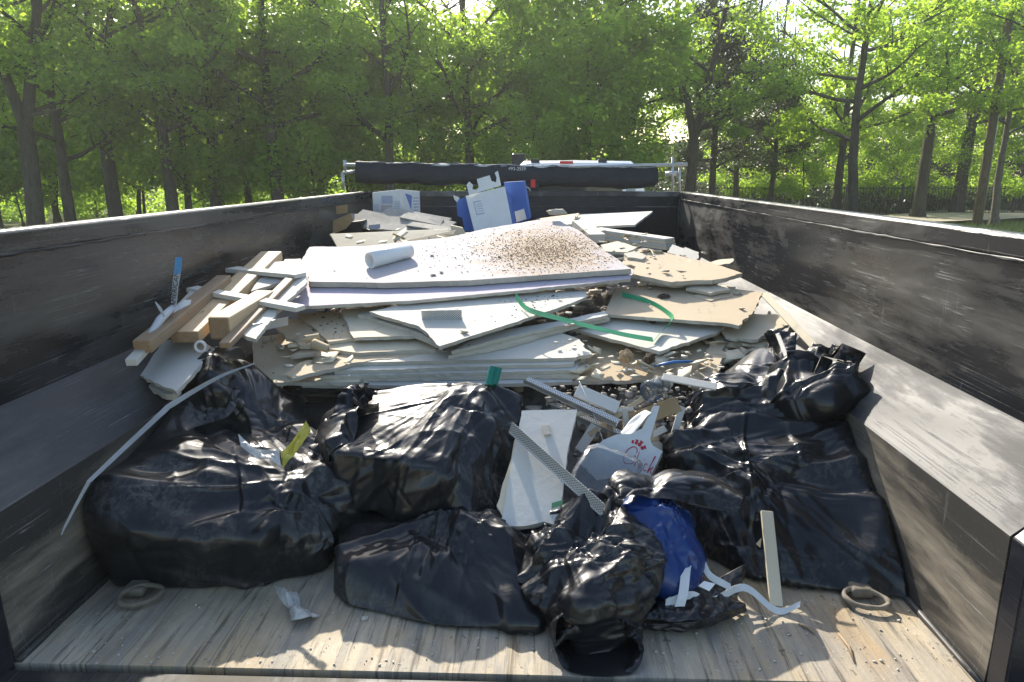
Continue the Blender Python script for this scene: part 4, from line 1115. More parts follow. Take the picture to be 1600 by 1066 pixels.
board(TOP, .212, M['lav2'], 'topmost pale sheet covered with brown dirt at its right', t=.022, jag=[.002, .003, .001, .001, .002, .003, .003, .002, .002, .002, .001, .001, .001])
pts = [on_plane(u, v, P0(.2125), 0, .17) for u, v in in_poly(TOP, 6000, 1, (852, 391, 46, 16))]
bits('brown_dirt', pts, .0006, .0036, M['dirt'], 'brown dirt and grit heaped on the topmost sheet', cat='dirt', seed=6)
pts = [on_plane(u, v, P0(.2125), 0, .17) for u, v in in_poly(TOP, 1500, 2, (815, 392, 95, 22))]
bits('pale_grit', pts, .0006, .004, M['crumb'], 'pale grit strewn over the topmost sheet', cat='grit', seed=7)
for h, poly, n, sd, lab in ((.1575, [(690, 535), (600, 488), (780, 466), (910, 460), (800, 500)], 500, 3, 'fine grit on the white diamond sheet'), (.1005, [(962, 460), (1060, 445), (1180, 462), (1150, 500), (950, 488)], 130, 4, 'fine grit on the broad tan sheet'),
                          (.1130, [(480, 492), (532, 490), (550, 525), (515, 530)], 70, 5, 'dark grit on the tan piece of the fan'), (.0415, [(398, 595), (396, 535), (455, 525), (560, 560)], 40, 8, 'crumbs on the cream sheet at front left')):
    pts = [on_plane(u, v, P0(h), 0, .17) for u, v in in_poly(poly, n, sd)]
    bits('fine_grit', pts, .0008, .005, M['rubble'] if sd != 4 else M['dirt'], lab, cat='grit', seed=sd)
# right back pieces
board([(968, 424), (977, 393), (1008, 388), (1112, 411), (1160, 427), (1125, 436), (1050, 441)], .165, M['tan'], 'tan sheet with a broken front edge right of the topmost sheet', jag=[.003, .003, .002, .002, .004, .004, .002], t=.018)
board([(1000, 438), (1050, 446), (1120, 441), (1125, 434), (1040, 432)], .140, M['cream'], 'cream layer under the broken tan sheet', jag=.004)
board([(1072, 450), (1112, 443), (1142, 452), (1110, 458)], .135, M['cream'], 'small cream splinter right of the tan sheets', jag=.003)
board([(1085, 462), (1130, 452), (1150, 448), (1146, 462), (1110, 470)], .118, M['tan'], 'small torn tan shard at the right edge of the heap', jag=.005)
board([(887, 351), (901, 335), (1020, 330), (992, 351), (925, 354)], .17, M['white'], 'clean white panel tilted up at the back', p0=tuple(at(940, 352, Y=4.1)), sy=.02, sx=.05, jag=.001)
board([(850, 350), (870, 343), (900, 336), (894, 350), (880, 352)], .17, M['cream'], 'small cream triangle left of the clean white panel', p0=tuple(at(880, 350, Y=4.05)), sy=.05, jag=.003)
board([(800, 354), (845, 341), (905, 333), (900, 340), (850, 350), (815, 358)], .17, M['tan'], 'thin tan strip behind the topmost sheet', p0=tuple(at(850, 348, Y=4.2)), sy=.05, jag=.003)
# stack of narrow offcuts at right back
for k, (mt, lb) in enumerate((('cream', 'bottom'), ('grey', 'second'), ('cream', 'third'), ('white', 'topmost'))):
    a, b_ = at(928 + k, 372 - 4 * k, Y=3.95), at(1049 - k, 390 - 4.5 * k, Y=3.65)
    m = MB(); m.beam(a, b_, .10, .0135); bevel(m.build('narrow_offcut', [M[mt]], None, label=f'{lb} narrow plasterboard offcut of the small stack at back right', cat='plasterboard', group='narrow offcuts'), .0015)
a, b_ = at(932, 380, Y=3.55), at(905, 357, Y=3.8)
m = MB(); m.beam(a, b_, .085, .045); m.build('board_block', M['white'], None, label='short white block lying beside the topmost sheet', cat='plasterboard')
board([(938, 383), (965, 377), (996, 386), (980, 394), (945, 393)], .175, M['cream'], 'small cream offcut by the short white block', jag=.003)
for k, (u0, v0, u1, v1, Y_) in enumerate(((1050, 388, 1065, 398, 3.55), (1070, 392, 1088, 404, 3.5))):
    board([(u0 - 8, v0 + 6), (u0, v0 - 6), (u1 + 4, v1 - 10), (u1, v1 + 4)], 0, M['white'], ('pale fragment at the end of the small stack', 'pale fragment furthest right by the small stack')[k], p0=tuple(at(u0, v0, Y=Y_)), sy=.3, jag=.004)
board([(975, 396), (990, 392), (1010, 400), (1003, 405), (980, 402)], .176, M['core'], 'crumbly grey piece on the broken tan sheet', jag=.004, t=.02)
board([(1095, 412), (1130, 405), (1146, 404), (1140, 412), (1110, 416)], .14, M['cream'], 'curled cream shard near the right side panel', jag=.004)
# curls of torn face paper at left
M['paper'] = m_plain('torn_paper', (.44, .34, .21), .8, .25, 20)
for k, (a, b_, r) in enumerate((((490, 545, .110), (515, 552, .105), .017), ((478, 536, .115), (500, 530, .12), .013))):
    A_, B_ = on_plane(a[0], a[1], P0(a[2]), 0, .17), on_plane(b_[0], b_[1], P0(b_[2]), 0, .17)
    d = (B_ - A_).normalized(); s = d.cross(Vector((0, 0, 1))).normalized(); u_ = s.cross(d)
    V, F = [], []
    for i in range(9):
        for j in range(13):
            an = -1.4 + 4.3 * j / 12; rr_ = r * (1 - .25 * i / 8)
            V.append(A_.lerp(B_, i / 8) + u_ * (rr_ + rr_ * math.sin(an)) + s * (rr_ * math.cos(an)))
    for i in range(8):
        for j in range(12): F.append((i*13+j, i*13+j+1, (i+1)*13+j+1, (i+1)*13+j))
    o = mesh('paper_curl', V, F, M['paper'], None, True, label=('large curl of brown face paper at front left', 'smaller curl of brown face paper behind the large one')[k], cat='paper')
    o.modifiers.new('thickness', 'SOLIDIFY').thickness = .001
# short perforated bead lying on the diamond sheet, long beads below: thin metal with punched holes
def m_perf():
    t = NT('perforated_zinc'); tc = t.n('TexCoord'); sp = t.n('SeparateXYZ'); t.t.links.new(tc.outputs['Object'], sp.inputs[0])
    k = 2 * math.pi / .0085
    yz = t.math('ADD', sp.outputs[1], sp.outputs[2])
    a = t.math('SINE', t.math('MULTIPLY', sp.outputs[0], k)); b_ = t.math('SINE', t.math('MULTIPLY', yz, k))
    hole = t.ramp(t.math('MULTIPLY', a, b_), .30, .45)
    col = t.mix(hole, (.62, .62, .60), (.05, .05, .05))
    col = t.mix(t.math('MULTIPLY', t.ramp(t.noise(t.coords(), 30, 4, .7), .5, .7), .5), col, (.45, .43, .40))
    return t.fin(col, .45, t.ramp(hole, 0, 1, .5, 0), None, .5)
M['perf'] = m_perf()
def bead(a, b_, w1, w2, up, label, mat=None):
    "angle bead from a to b; leg one lies across, leg two stands along up"
    a, b_, up = Vector(a), Vector(b_), Vector(up); L = (b_ - a).length
    t = .0012; V, F = [], []
    m = MB(); m.box((0, .004, 0), (L, w1, t)); m.box((0, 0, .004), (L, t, w2))
    m.tube([(0, .002, .002), (L, .002, .002)], .0035, 6)
    x = (b_ - a).normalized(); y = up.cross(x).normalized(); z = x.cross(y)
    o = mesh('corner_bead', m.V, m.F, mat or M['perf'], None, False, label=label, cat='corner bead', origin=(0, 0, 0))
    o.matrix_world = Matrix(((x.x, y.x, z.x, a.x), (x.y, y.y, z.y, a.y), (x.z, y.z, z.z, a.z), (0, 0, 0, 1)))
    return o
a = on_plane(659, 500, P0(.161), 0, .17); b_ = on_plane(722, 499, P0(.161), 0, .17)
bead(a, b_, .030, .038, (0, -.3, 1), 'short piece of perforated corner bead on the white diamond sheet')
bead(at(818, 600, Y=2.10), at(962, 668, Y=1.98), .030, .030, (.3, -.8, .6), 'long perforated bead slanting under the front stack')
bead(at(862, 640, Y=2.12), at(975, 690, Y=1.98), .030, .030, (.3, -.8, .6), 'shorter perforated bead behind the slanting long one')
bead(at(795, 676, Y=1.80), at(938, 806, Y=1.56), .034, .036, (.5, -.5, .75), 'bright perforated bead across the leaning white board')
bead(at(395, 520, Y=2.18), at(450, 508, Y=2.28), .03, .03, (0, -.4, 1), 'crumpled bead end beside the tan torn piece at left')
# leaning white board piece with green tape
pl0 = tuple(at(830, 820, Y=1.60))
lb = [(782, 822), (815, 642), (902, 640), (888, 700), (872, 822), (850, 815), (820, 822)]
board(lb, 0, M['grey'], 'white board piece leaning upright between the bags', p0=pl0, sy=.62, sx=.05, jag=[.001, .001, .001, .001, .003, .004, .004], t=.016, group=None)
board([(776, 790), (812, 660), (820, 660), (790, 815)], 0, M['cream'], 'narrow board strip behind the leaning white piece', p0=tuple(at(800, 800, Y=1.64)), sy=.62, sx=.05, t=.012, group=None)
board([(847, 665), (858, 664), (860, 678), (850, 679)], 0, M['core'], 'small plaster crumb on the leaning white board', p0=tuple(Vector(pl0) + Vector((0, -.004, .009))), sy=.62, sx=.05, t=.008, group=None, jag=.001)
M['green_tape'] = m_plain('green_tape', (.05, .20, .10), .5, .15)
board([(862, 786), (880, 781), (879, 790), (862, 794)], 0, M['green_tape'], 'short strip of dark green tape on the leaning white board', p0=tuple(Vector(pl0) + Vector((0, -.001, .003))), sy=.62, sx=.05, t=.002, name='tape_strip', cat='tape', group=None, jag=0, core=M['green_tape'], under=M['green_tape'])
# pvc pipe on the topmost sheet
M['pvc'] = m_plain('white_pvc', (.72, .72, .70), .35, .06, 20)
A_ = on_plane(578, 420, P0(.212), 0, .17); B_ = on_plane(640, 403, P0(.212), 0, .17)
d = (B_ - A_).normalized(); r = .033
A_ += Vector((0, 0, r)); B_ += Vector((0, 0, r))
V, F = [], []; x = d.cross(Vector((0, 0, 1))).normalized(); y = x.cross(d)
for p_, rr_ in ((A_, r * .84), (A_, r), (B_, r), (B_, r * .84)):
    for k in range(28):
        an = 6.2832 * k / 28; V.append(p_ + (x * math.cos(an) + y * math.sin(an)) * rr_)
for i in range(4):
    j = (i + 1) % 4
    for k in range(28): F.append((i*28+k, j*28+k, j*28+(k+1)%28, i*28+(k+1)%28))
mesh('plastic_pipe', V, F, M['pvc'], None, True, label='short white plastic pipe lying on the topmost sheet', cat='pipe').data.polygons.foreach_set('use_smooth', [i // 28 in (1, 3) for i in range(112)])
# broken shards strewn over the sheets
sh_ = []
for (u0, u1, v0, v1, h, n_) in ((420, 560, 500, 590, .115, 16), (560, 900, 520, 575, .10, 16), (900, 1130, 520, 590, .055, 60), (960, 1180, 440, 500, .118, 14), (975, 1110, 395, 436, .172, 20), (600, 900, 460, 520, .165, 14), (500, 980, 390, 430, .215, 14), (890, 1020, 360, 400, .175, 20)):
    for _ in range(n_): sh_.append(on_plane(random.uniform(u0, u1), random.uniform(v0, v1), P0(h), 0, .17))
bits('plaster_shards', sh_, .003, .02, M['core'], 'flat plaster shards strewn over the broken sheets', flat=.3, seed=77)
fr_ = []
for (u0, u1, v0, v1, h, n_) in ((1110, 1215, 500, 560, .03, 46), (900, 1100, 545, 592, .045, 34), (440, 560, 525, 570, .09, 16), (960, 1085, 394, 430, .16, 20), (905, 1010, 362, 395, .165, 18), (1060, 1150, 450, 500, .075, 20), (540, 720, 352, 388, .16, 16)):
    for _ in range(n_): fr_.append(on_plane(random.uniform(u0, u1), random.uniform(v0, v1), P0(h), 0, .17))
bits('board_fragments', fr_, .008, .05, M['cream'], 'small broken board fragments wedged between the sheets', flat=.16, seed=78, tilt=.3, pw=1.6)
# small things on the sheets
m = MB(); p = on_plane(688, 472, P0(.158), 0, .17); m.beam(p + Vector((-.02, 0, 0)), p + Vector((.025, .01, 0)), .02, .008); bevel(m.build('board_chip', M['core'], None, label='grey chip lying behind the short bead', cat='chip'), .003)
m = MB(); p = on_plane(500, 485, P0(.113), 0, .17)
m.tube([p + Vector((.018 * math.cos(a), .014 * math.sin(a), .003)) for a in np.linspace(0, 6.28, 14)], .003, 5); m.build('white_tag', M['pvc'], None, True, label='small round white tag beside the lavender sheet edge', cat='tag')
def clod(u, v, h, r, mat, label, seed):
    p = on_plane(u, v, P0(h), 0, .17); D, F = ico(4); q = np.random.default_rng(seed)
    rr_ = 1 + .35 * vnoise(D, seed, 5) * .6 + .15 * vnoise(D, seed + 1, 14)
    V = D * np.array(r) * rr_[:, None]; V[:, 2] -= V[:, 2].min()
    return mesh('clod', V + np.array(p), F, mat, None, False, label=label, cat='clod')
M['dark_clod'] = m_plain('dark_clod', (.06, .045, .03), .9, .5, 60)
clod(1037, 469, .100, (.024, .015, .012), M['dark_clod'], 'dark clod on the broad tan sheet', 3)
clod(1020, 506, .076, (.012, .01, .007), M['dark_clod'], 'small dark clod under the green strap', 4)
clod(978, 567, .05, (.022, .02, .02), M['dirt'], 'round brown sponge lump on the front stack', 5)
clod(1013, 570, .045, (.016, .016, .016), M['dark_clod'], 'dark bristle lump at the end of the blue brush handle', 6)
for k, (u, v) in enumerate(((415, 536), (427, 533), (437, 547))): clod(u, v, .041, (.012, .010, .009), M['core'], ('left', 'middle', 'right')[k] + ' plaster crumb of three on the cream sheet', 7 + k)
M['blue'] = m_plain('blue_plastic', (.05, .17, .42), .4, .15)
m = MB(); a = on_plane(1022, 572, P0(.05), 0, .17); b_ = on_plane(1082, 565, P0(.055), 0, .17); m.tube([a, a.lerp(b_, .5) + Vector((0, 0, .006)), b_], [.004, .006, .004], 8); m.build('brush_handle', M['blue'], None, True, label='thin blue brush handle on the tan sheet', cat='brush')
# green plastic strap bent over the sheets
def ribbon(name, pts, wd, mat, label, cat, n=60, th=.0012, side=None, group=None, parent=None, twist=None):
    P = spline(pts, n); V, F = [], []
    sides = spline([Vector(s_) for s_ in side], n) if side and hasattr(side[0], '__len__') else [Vector(side or (0, 0, 1))] * n
    ws = wd if hasattr(wd, '__len__') else [wd] * 2
    for i, p in enumerate(P):
        s_ = sides[i].normalized(); w_ = float(np.interp(i / (n - 1), np.linspace(0, 1, len(ws)), ws))
        V += [p - s_ * w_ / 2, p + s_ * w_ / 2]
    for i in range(n - 1): F.append((2*i, 2*i+1, 2*i+3, 2*i+2))
    o = mesh(name, V, F, mat, parent, False, label=label, cat=cat, group=group)
    o.modifiers.new('thickness', 'SOLIDIFY').thickness = th
    return o
M['green'] = m_plain('green_strapping', (.04, .30, .13), .4, .12)
g_ = lambda u, v, h: on_plane(u, v, P0(h), 0, .17)
ribbon('green_strap', [g_(806, 462, .19), g_(815, 475, .178), g_(830, 486, .176), g_(870, 497, .165), g_(920, 510, .14), g_(975, 523, .11), g_(1020, 531, .088)], .026, M['green'], 'bent green plastic strap, its long lower run', 'strap', side=[(0, .5, .8), (0, .8, .6), (0, .9, .4), (0, .9, .4)])
ribbon('green_strap', [g_(1022, 531, .088), g_(1036, 515, .09), g_(1050, 500, .115), g_(1042, 488, .118), g_(1015, 472, .118), g_(972, 460, .116)], .022, M['green'], 'bent green plastic strap, its upper run on the tan sheet', 'strap', side=[(.7, .3, .6), (.6, .2, .8), (0, .6, .8), (0, .6, .8)])
# ---------------------------------------------------------------- timber at the left
def m_wood(name, a, b_):
    t = NT(name); g = t.noise(t.coords((28, 2.0, 28)), 2.0, 5, .65, 1.2); s = t.noise(t.coords(), 6, 4, .6)
    col = t.mix(t.ramp(g, .35, .66), a, b_); col = t.mix(t.math('MULTIPLY', t.ramp(s, .55, .72), .35), col, tuple(x * .6 for x in a))
    return t.fin(col, .65, 0, t.bump(g, .0015, .5), .3)
M['pine'] = m_wood('pine', (.50, .36, .21), (.60, .455, .285))
M['oldwood'] = m_wood('brown_wood', (.25, .175, .11), (.33, .24, .155))
M['endgrain'] = m_wood('end_grain', (.27, .17, .09), (.36, .24, .14))
def plank(a, b_, w_, h, mat, label, name='timber_beam', cat='timber', up=(0, 0, 1), bv=.004):
    a, b_ = Vector(a), Vector(b_); L = (b_ - a).length
    m = MB(); m.box((-w_ / 2, 0, 0), (w_ / 2, L, h))
    y = (b_ - a).normalized(); x = y.cross(Vector(up)).normalized(); z = x.cross(y)
    o = mesh(name, m.V, m.F, [mat, M['endgrain']] if cat == 'timber' else [mat], None, False, [0, 0, 1, 0, 1, 0] if cat == 'timber' else None, label, cat, origin=(0, 0, 0))
    o.matrix_world = Matrix(((x.x, y.x, z.x, a.x), (x.y, y.y, z.y, a.y), (x.z, y.z, z.z, a.z), (0, 0, 0, 1)))
    bevel(o, bv)
    return o
plank(at(290, 536, Y=2.08), at(426, 406, Y=2.95), .089, .038, M['pine'], 'pale pine beam with nails lying uppermost at left')
plank(at(224, 552, Y=1.90), at(352, 445, Y=2.55), .052, .038, M['oldwood'], 'brown timber strip next to the left side panel')
plank(at(345, 532, Y=2.10), at(418, 485, Y=2.45), .07, .075, M['pine'], 'short thick timber block under the white strips', bv=.008)
plank(at(352, 545, Y=2.02), at(455, 440, Y=2.6), .035, .02, M['oldwood'], 'grey brown batten right of the short timber block')
plank(at(300, 455, Y=2.42), at(470, 486, Y=2.30), .055, .016, M['white'], 'long white painted strip crossing the pine beam', 'trim_strip', 'trim', bv=.0015)
plank(at(362, 424, Y=2.72), at(470, 434, Y=2.62), .07, .016, M['white'], 'shorter white painted strip crossing near the beam end', 'trim_strip', 'trim', bv=.0015)
plank(at(206, 572, Y=1.84), at(306, 462, Y=2.40), .03, .02, M['white'], 'thin white batten against the left side panel', 'trim_strip', 'trim', bv=.0015)
for k in range(3):
    p = at(308 + 4 * k, 494 + 1.5 * k, Y=2.24); m = MB(); m.tube([p, p + Vector((.004 * (k - 1), -.004, .022)), p + Vector((.014 * (k - 1), -.012, .026))], .0015, 5)
    m.build('bent_nail', M['chrome'], None, True, label=('left', 'middle', 'right')[k] + ' bent nail of three in the pine beam', cat='nail', group='nails in the pine beam')
# grey white panels under the timber
pp = tuple(at(245, 600, Y=1.90))
board([(214, 584), (275, 612), (335, 545), (300, 520), (258, 533)], 0, M['grey'], 'smooth grey white panel under the timber at left', p0=pp, sy=.22, sx=.10, jag=[.004, .001, .001, .001, .002])
board([(206, 590), (268, 616), (280, 605), (222, 575)], 0, M['grey'], 'broken panel layer below the smooth grey one', p0=tuple(Vector(pp) - Vector((0, 0, .03))), sy=.22, sx=.10, jag=.006, t=.02)
board([(196, 560), (222, 582), (262, 535), (238, 525)], 0, M['grey'], 'crumbling panel corner touching the left side panel', p0=tuple(Vector(pp) - Vector((0, 0, .012))), sy=.22, sx=.10, jag=.006, t=.025)
board([(375, 520), (440, 455), (475, 420), (480, 440), (440, 480), (400, 530)], 0, M['white'], 'white offcut slanting between timber and lavender sheet', p0=tuple(at(430, 490, Y=2.28)), sy=.2, jag=.003)
board([(430, 440), (445, 405), (470, 404), (478, 425)], 0, M['white'], 'white corner behind the shorter painted strip', p0=tuple(at(450, 430, Y=2.68)), sy=.22, jag=.002)
board([(392, 455), (425, 410), (445, 408), (440, 440)], 0, M['grey'], 'grey panel in shade beside the pine beam end', p0=tuple(at(420, 440, Y=2.6)), sy=.2, jag=.002)
m = MB(); p = at(311, 545, Y=2.06); m.tube([p + Vector((.016 * math.cos(a), .01, .016 * math.sin(a) + .004)) for a in np.linspace(0, 6.2832, 25)], .0045, 8, False); m.build('pipe_ring', M['pvc'], None, True, label='cut ring of white pipe under the pine beam end', cat='pipe')
# lettered strap standing up by the left side panel
M['strap_white'] = m_plain('white_strap', (.52, .54, .56), .6, .12)
M['blue_print'] = m_plain('blue_print', (.10, .28, .48), .6, .3, 90)
M['ink'] = m_plain('black_ink', (.02, .02, .02), .7, .2)
YS = 2.12
st = empty('lettered_strap', at(271, 478, Y=YS), 'upright white and blue strap lettered AMERICAN by the left side', 'strap')
ribbon('strap_band', [at(271, 480, Y=YS), at(274, 445, Y=YS - .01), at(277, 425, Y=YS - .012), at(279, 402, Y=YS - .005)], [.019, .021, .022, .022], M['strap_white'], None, None, side=(1, -.1, 0), parent=st)
ribbon('blue_end', [at(277, 428, Y=YS - .0165), at(278, 415, Y=YS - .013), at(279, 402, Y=YS - .0085)], [.022, .022], M['blue_print'], None, None, side=(1, -.1, 0), parent=st, n=20)
c = at(273.3, 452, Y=YS - .0125)
text('lettering', 'AMERICAN', .0225, c, (at(277, 428, Y=YS) - at(272, 470, Y=YS)), (-1, .1, 0), M['ink'], st, .0003)
m = MB(); m.tube([at(228, 530, Y=1.94), at(250, 500, Y=2.03), at(272, 478, Y=2.12)], [.006, .013, .009], 10); o = m.build('film_roll', M['strap_white'], None, True, label='grey roll of thin film at the foot of the lettered strap', cat='roll')
ribbon('film_scrap', [at(243, 472, Y=2.02), at(250, 482, Y=2.01), at(257, 495, Y=2.02)], [.003, .010, .006], M['strap_white'], 'small torn film scrap left of the lettered strap', 'scrap', n=16, side=(1, 0, .3))
ribbon('film_scrap', [at(272, 486, Y=2.1), at(285, 476, Y=2.12), at(298, 472, Y=2.15)], [.015, .03, .015], M['strap_white'], 'pale film scrap between strap and brown timber', 'scrap', n=16, side=(0, .6, .8))
M['grey_ribbon'] = m_plain('dirty_ribbon', (.27, .28, .29), .6, .35, 14, 0, .3, .004)
# long ribbon hanging over the left bag
ribbon('paper_ribbon', [at(96, 836, Y=1.40), at(104, 818, Y=1.42), at(136, 758, Y=1.47), at(150, 742, Y=1.50), at(250, 648, Y=1.74), at(272, 630, Y=1.79), at(345, 588, Y=1.9), at(398, 568, Y=2.0)], [.002, .005, .008, .010, .014, .016, .010, .004], M['grey_ribbon'], 'long grey white ribbon hanging over the left bag', 'ribbon', n=60, side=[(.6, .4, -.6), (.55, .4, -.65), (.55, .3, -.7), (.5, .4, -.7)], th=.001)
# yellow and white torn film
def m_clear(name, col, rough=.15, alpha=.6):
    t = NT(name); c = t.coords(); f = t.noise(c, 30, 4, .6, 1)
    return t.fin(t.mix(t.ramp(f, .3, .7), tuple(x * .7 for x in col), col), rough, 0, t.bump(f, .006, .6), .5, Transmission_Weight=alpha)
M['yellow'] = m_clear('yellow_film', (.72, .66, .10), .3, .45)
M['milky'] = m_clear('milky_film', (.75, .75, .72), .3, .45)
yf = empty('yellow_wrapper', at(430, 730, Y=1.8), 'crumpled clear and yellow wrapper on the left bag', 'wrapper')
film('yellow_part', [[at(436, 706, Y=1.720), at(452, 690, Y=1.730), at(468, 668, Y=1.740), at(477, 657, Y=1.750)], [at(440, 731, Y=1.690), at(455, 712, Y=1.705), at(472, 690, Y=1.720), at(483, 672, Y=1.735)]], M['yellow'], yf, nu=34, nv=24, seed=5, big=(6, .002, .007), lump_amp=.004)
film('milky_part', [[at(372, 682, Y=1.750), at(395, 700, Y=1.730), at(415, 704, Y=1.725), at(437, 705, Y=1.720)], [at(376, 700, Y=1.720), at(400, 716, Y=1.705), at(420, 722, Y=1.695), at(440, 731, Y=1.690)]], M['milky'], yf, nu=34, nv=24, seed=6, big=(6, .002, .008), lump_amp=.004)
# green handle poking out of the boxy bag
M['teal'] = m_plain('teal_plastic', (.01, .17, .13), .3, .1)
m = MB(); a, b_ = at(764, 602, Y=2.0), at(771, 574, Y=2.03)
m.tube([a, b_], .013, 6); m.tube([a + Vector((.016, .005, 0)), b_ + Vector((.016, .005, -.004))], .010, 6)
m.build('green_plastic_stick', M['teal'], None, label='dark green plastic stick poking out of the box shaped bag', cat='stick')
# carton with red lettering
M['carton'] = m_plain('white_carton', (.60, .60, .57), .55, .08, 40)
M['redink'] = m_plain('red_ink', (.45, .02, .03), .6, .1)
cx = empty('food_carton', at(985, 740, Y=1.80), 'white food carton with red script lettering Chick', 'carton')
fp, fsx, fsy = tuple(at(985, 715, Y=1.86)), -.10, 1.3
fn = Vector((-fsx, -fsy, 1)).normalized()
face = [(905, 722), (942, 688), (963, 679), (985, 678), (1003, 670), (1015, 648), (1021, 634), (1031, 634), (1016, 686), (1020, 697), (1035, 705), (1014, 748), (990, 742), (930, 752)]
m = MB(); m.prism([on_plane(u, v, fp, fsx, fsy) for u, v in face][::-1], -fn * .004); m.build('front_face', M['carton'], cx)
m = MB(); m.prism([on_plane(u, v, tuple(Vector(fp) - fn * .07), fsx, fsy) for u, v in [(925, 722), (950, 690), (985, 682), (1012, 690), (1032, 706), (1012, 746), (930, 750)]][::-1], -fn * .004); m.build('back_face', M['carton'], cx)
sd = [on_plane(u, v, fp, fsx, fsy) - fn * .0045 for u, v in [(1020, 697), (1035, 705), (1014, 748)]]
m = MB(); m.add([sd[0], sd[1], sd[2], sd[2] - fn * .06 + Vector((.012, 0, 0)), sd[1] - fn * .06 + Vector((.012, 0, 0)), sd[0] - fn * .06 + Vector((.012, 0, 0))], [(0, 5, 4, 1), (1, 4, 3, 2)]); o = m.build('side_face', M['carton'], cx); o.modifiers.new('thickness', 'SOLIDIFY').thickness = .002
film('folded_flap', [[at(968, 676, Y=1.93), at(985, 655, Y=1.96), at(1008, 640, Y=1.97)], [at(978, 690, Y=1.89), at(996, 668, Y=1.92), at(1018, 645, Y=1.94)]], M['carton'], cx, nu=20, nv=14, seed=8, big=(3, .002, .006), fine=(4, .001, .002))
def strokes(name, lines, o3, xd, yd, r, mat, parent):
    m = MB(); n_ = xd.cross(yd).normalized()
    for ln, w_ in lines:
        P = spline([o3 + xd * x + yd * y + n_ * .0008 for x, y in ln], 6 * len(ln))
        V, F = [], []
        for i, p in enumerate(P):
            d = (P[min(i + 1, len(P) - 1)] - P[max(i - 1, 0)]).normalized(); s_ = d.cross(n_)
            ww = r * w_ * (.55 + .45 * abs(math.sin(i * .9 / len(ln))))
            V += [p - s_ * ww, p + s_ * ww]
        for i in range(len(P) - 1): F.append((2*i, 2*i+1, 2*i+3, 2*i+2))
        m.add(V, F)
    o = m.build(name, mat, parent); o.modifiers.new('thickness', 'SOLIDIFY').thickness = .0004
    return o
o3 = on_plane(974, 723, fp, fsx, fsy); ex = on_plane(1016, 742, fp, fsx, fsy) - o3; xd = ex; yd = fn.cross(ex.normalized()) * ex.length
C_ = [(.30, .52), (.26, .66), (.12, .68), (-.03, .48), (-.06, .2), (.06, .02), (.24, .06), (.33, .2)]
H_ = [(.37, .62), (.385, .34), (.39, .04), (.42, .22), (.48, .32), (.535, .26), (.54, .06), (.575, .03)]
I_ = [(.60, .28), (.61, .08), (.66, .04)]
c_ = [(.80, .27), (.73, .30), (.69, .17), (.73, .04), (.82, .08)]
K_ = [(.86, .03), (.91, .40), (.95, .66), (.92, .62), (.885, .04), (.92, .18), (1.0, .30), (.97, .20), (.94, .17), (1.0, .05), (1.06, .04)]
strokes('red_lettering', [(C_, 1.3), (H_, 1.), (I_, 1.), (c_, 1.), (K_, 1.), ([(.27, .42), (.29, .38), (.31, .40)], 1.4), ([(.63, .42), (.645, .40)], 1.4)], o3, xd, yd, .0011, M['redink'], cx)
strokes('red_comb', [([(.05, .78), (.03, .84), (.02, .90)], 2.2), ([(.16, .80), (.16, .90), (.15, .98)], 2.6), ([(.27, .78), (.30, .90), (.33, 1.0)], 3.0), ([(.38, .72), (.44, .80), (.52, .86)], 3.2)], o3, xd, yd, .0017, M['redink'], cx)
# clear plastic lid in front of it
def m_plastic():
    t = NT('clear_plastic'); f = t.noise(t.coords(), 14, 3, .6, .6)
    return t.fin((.62, .65, .67), .1, 0, t.bump(f, .006, .5), .5, Transmission_Weight=.93, IOR=1.4)
M['clear'] = m_plastic()
ld = empty('clear_plastic_tray', at(940, 770, Y=1.68), 'clear plastic food tray in front of the lettered carton', 'tray')
lp, lsx, lsy = tuple(at(940, 745, Y=1.73)), -.25, .75
ln_ = Vector((-lsx, -lsy, 1)).normalized()
def rr_ring(off, shrink):
    P = [(893, 742), (925, 692), (990, 716), (1003, 728), (985, 765), (945, 790), (905, 770)]
    cxy = (948, 742); Q = []
    for i in range(len(P)):
        a, b_ = P[i], P[(i + 1) % len(P)]
        for t_ in (.15, .5, .85): Q.append((a[0] + (b_[0] - a[0]) * t_, a[1] + (b_[1] - a[1]) * t_))
    return [on_plane(cxy[0] + (u - cxy[0]) * shrink, cxy[1] + (v - cxy[1]) * shrink, tuple(Vector(lp) + ln_ * off), lsx, lsy) for u, v in Q]
V, F = [], []; rings_ = [rr_ring(0, 1.06), rr_ring(.002, 1.0), rr_ring(.014, .95), rr_ring(.016, .86), rr_ring(.012, .80)]
for r_ in rings_: V += r_
n_ = len(rings_[0])
for i in range(len(rings_) - 1):
    for k in range(n_): F.append((i*n_+k, i*n_+(k+1)%n_, (i+1)*n_+(k+1)%n_, (i+1)*n_+k))
F.append(tuple((len(rings_)-1)*n_+k for k in range(n_)))
o = mesh('tray_shell', V, F, M['clear'], ld, True); o.modifiers.new('thickness', 'SOLIDIFY').thickness = .0008
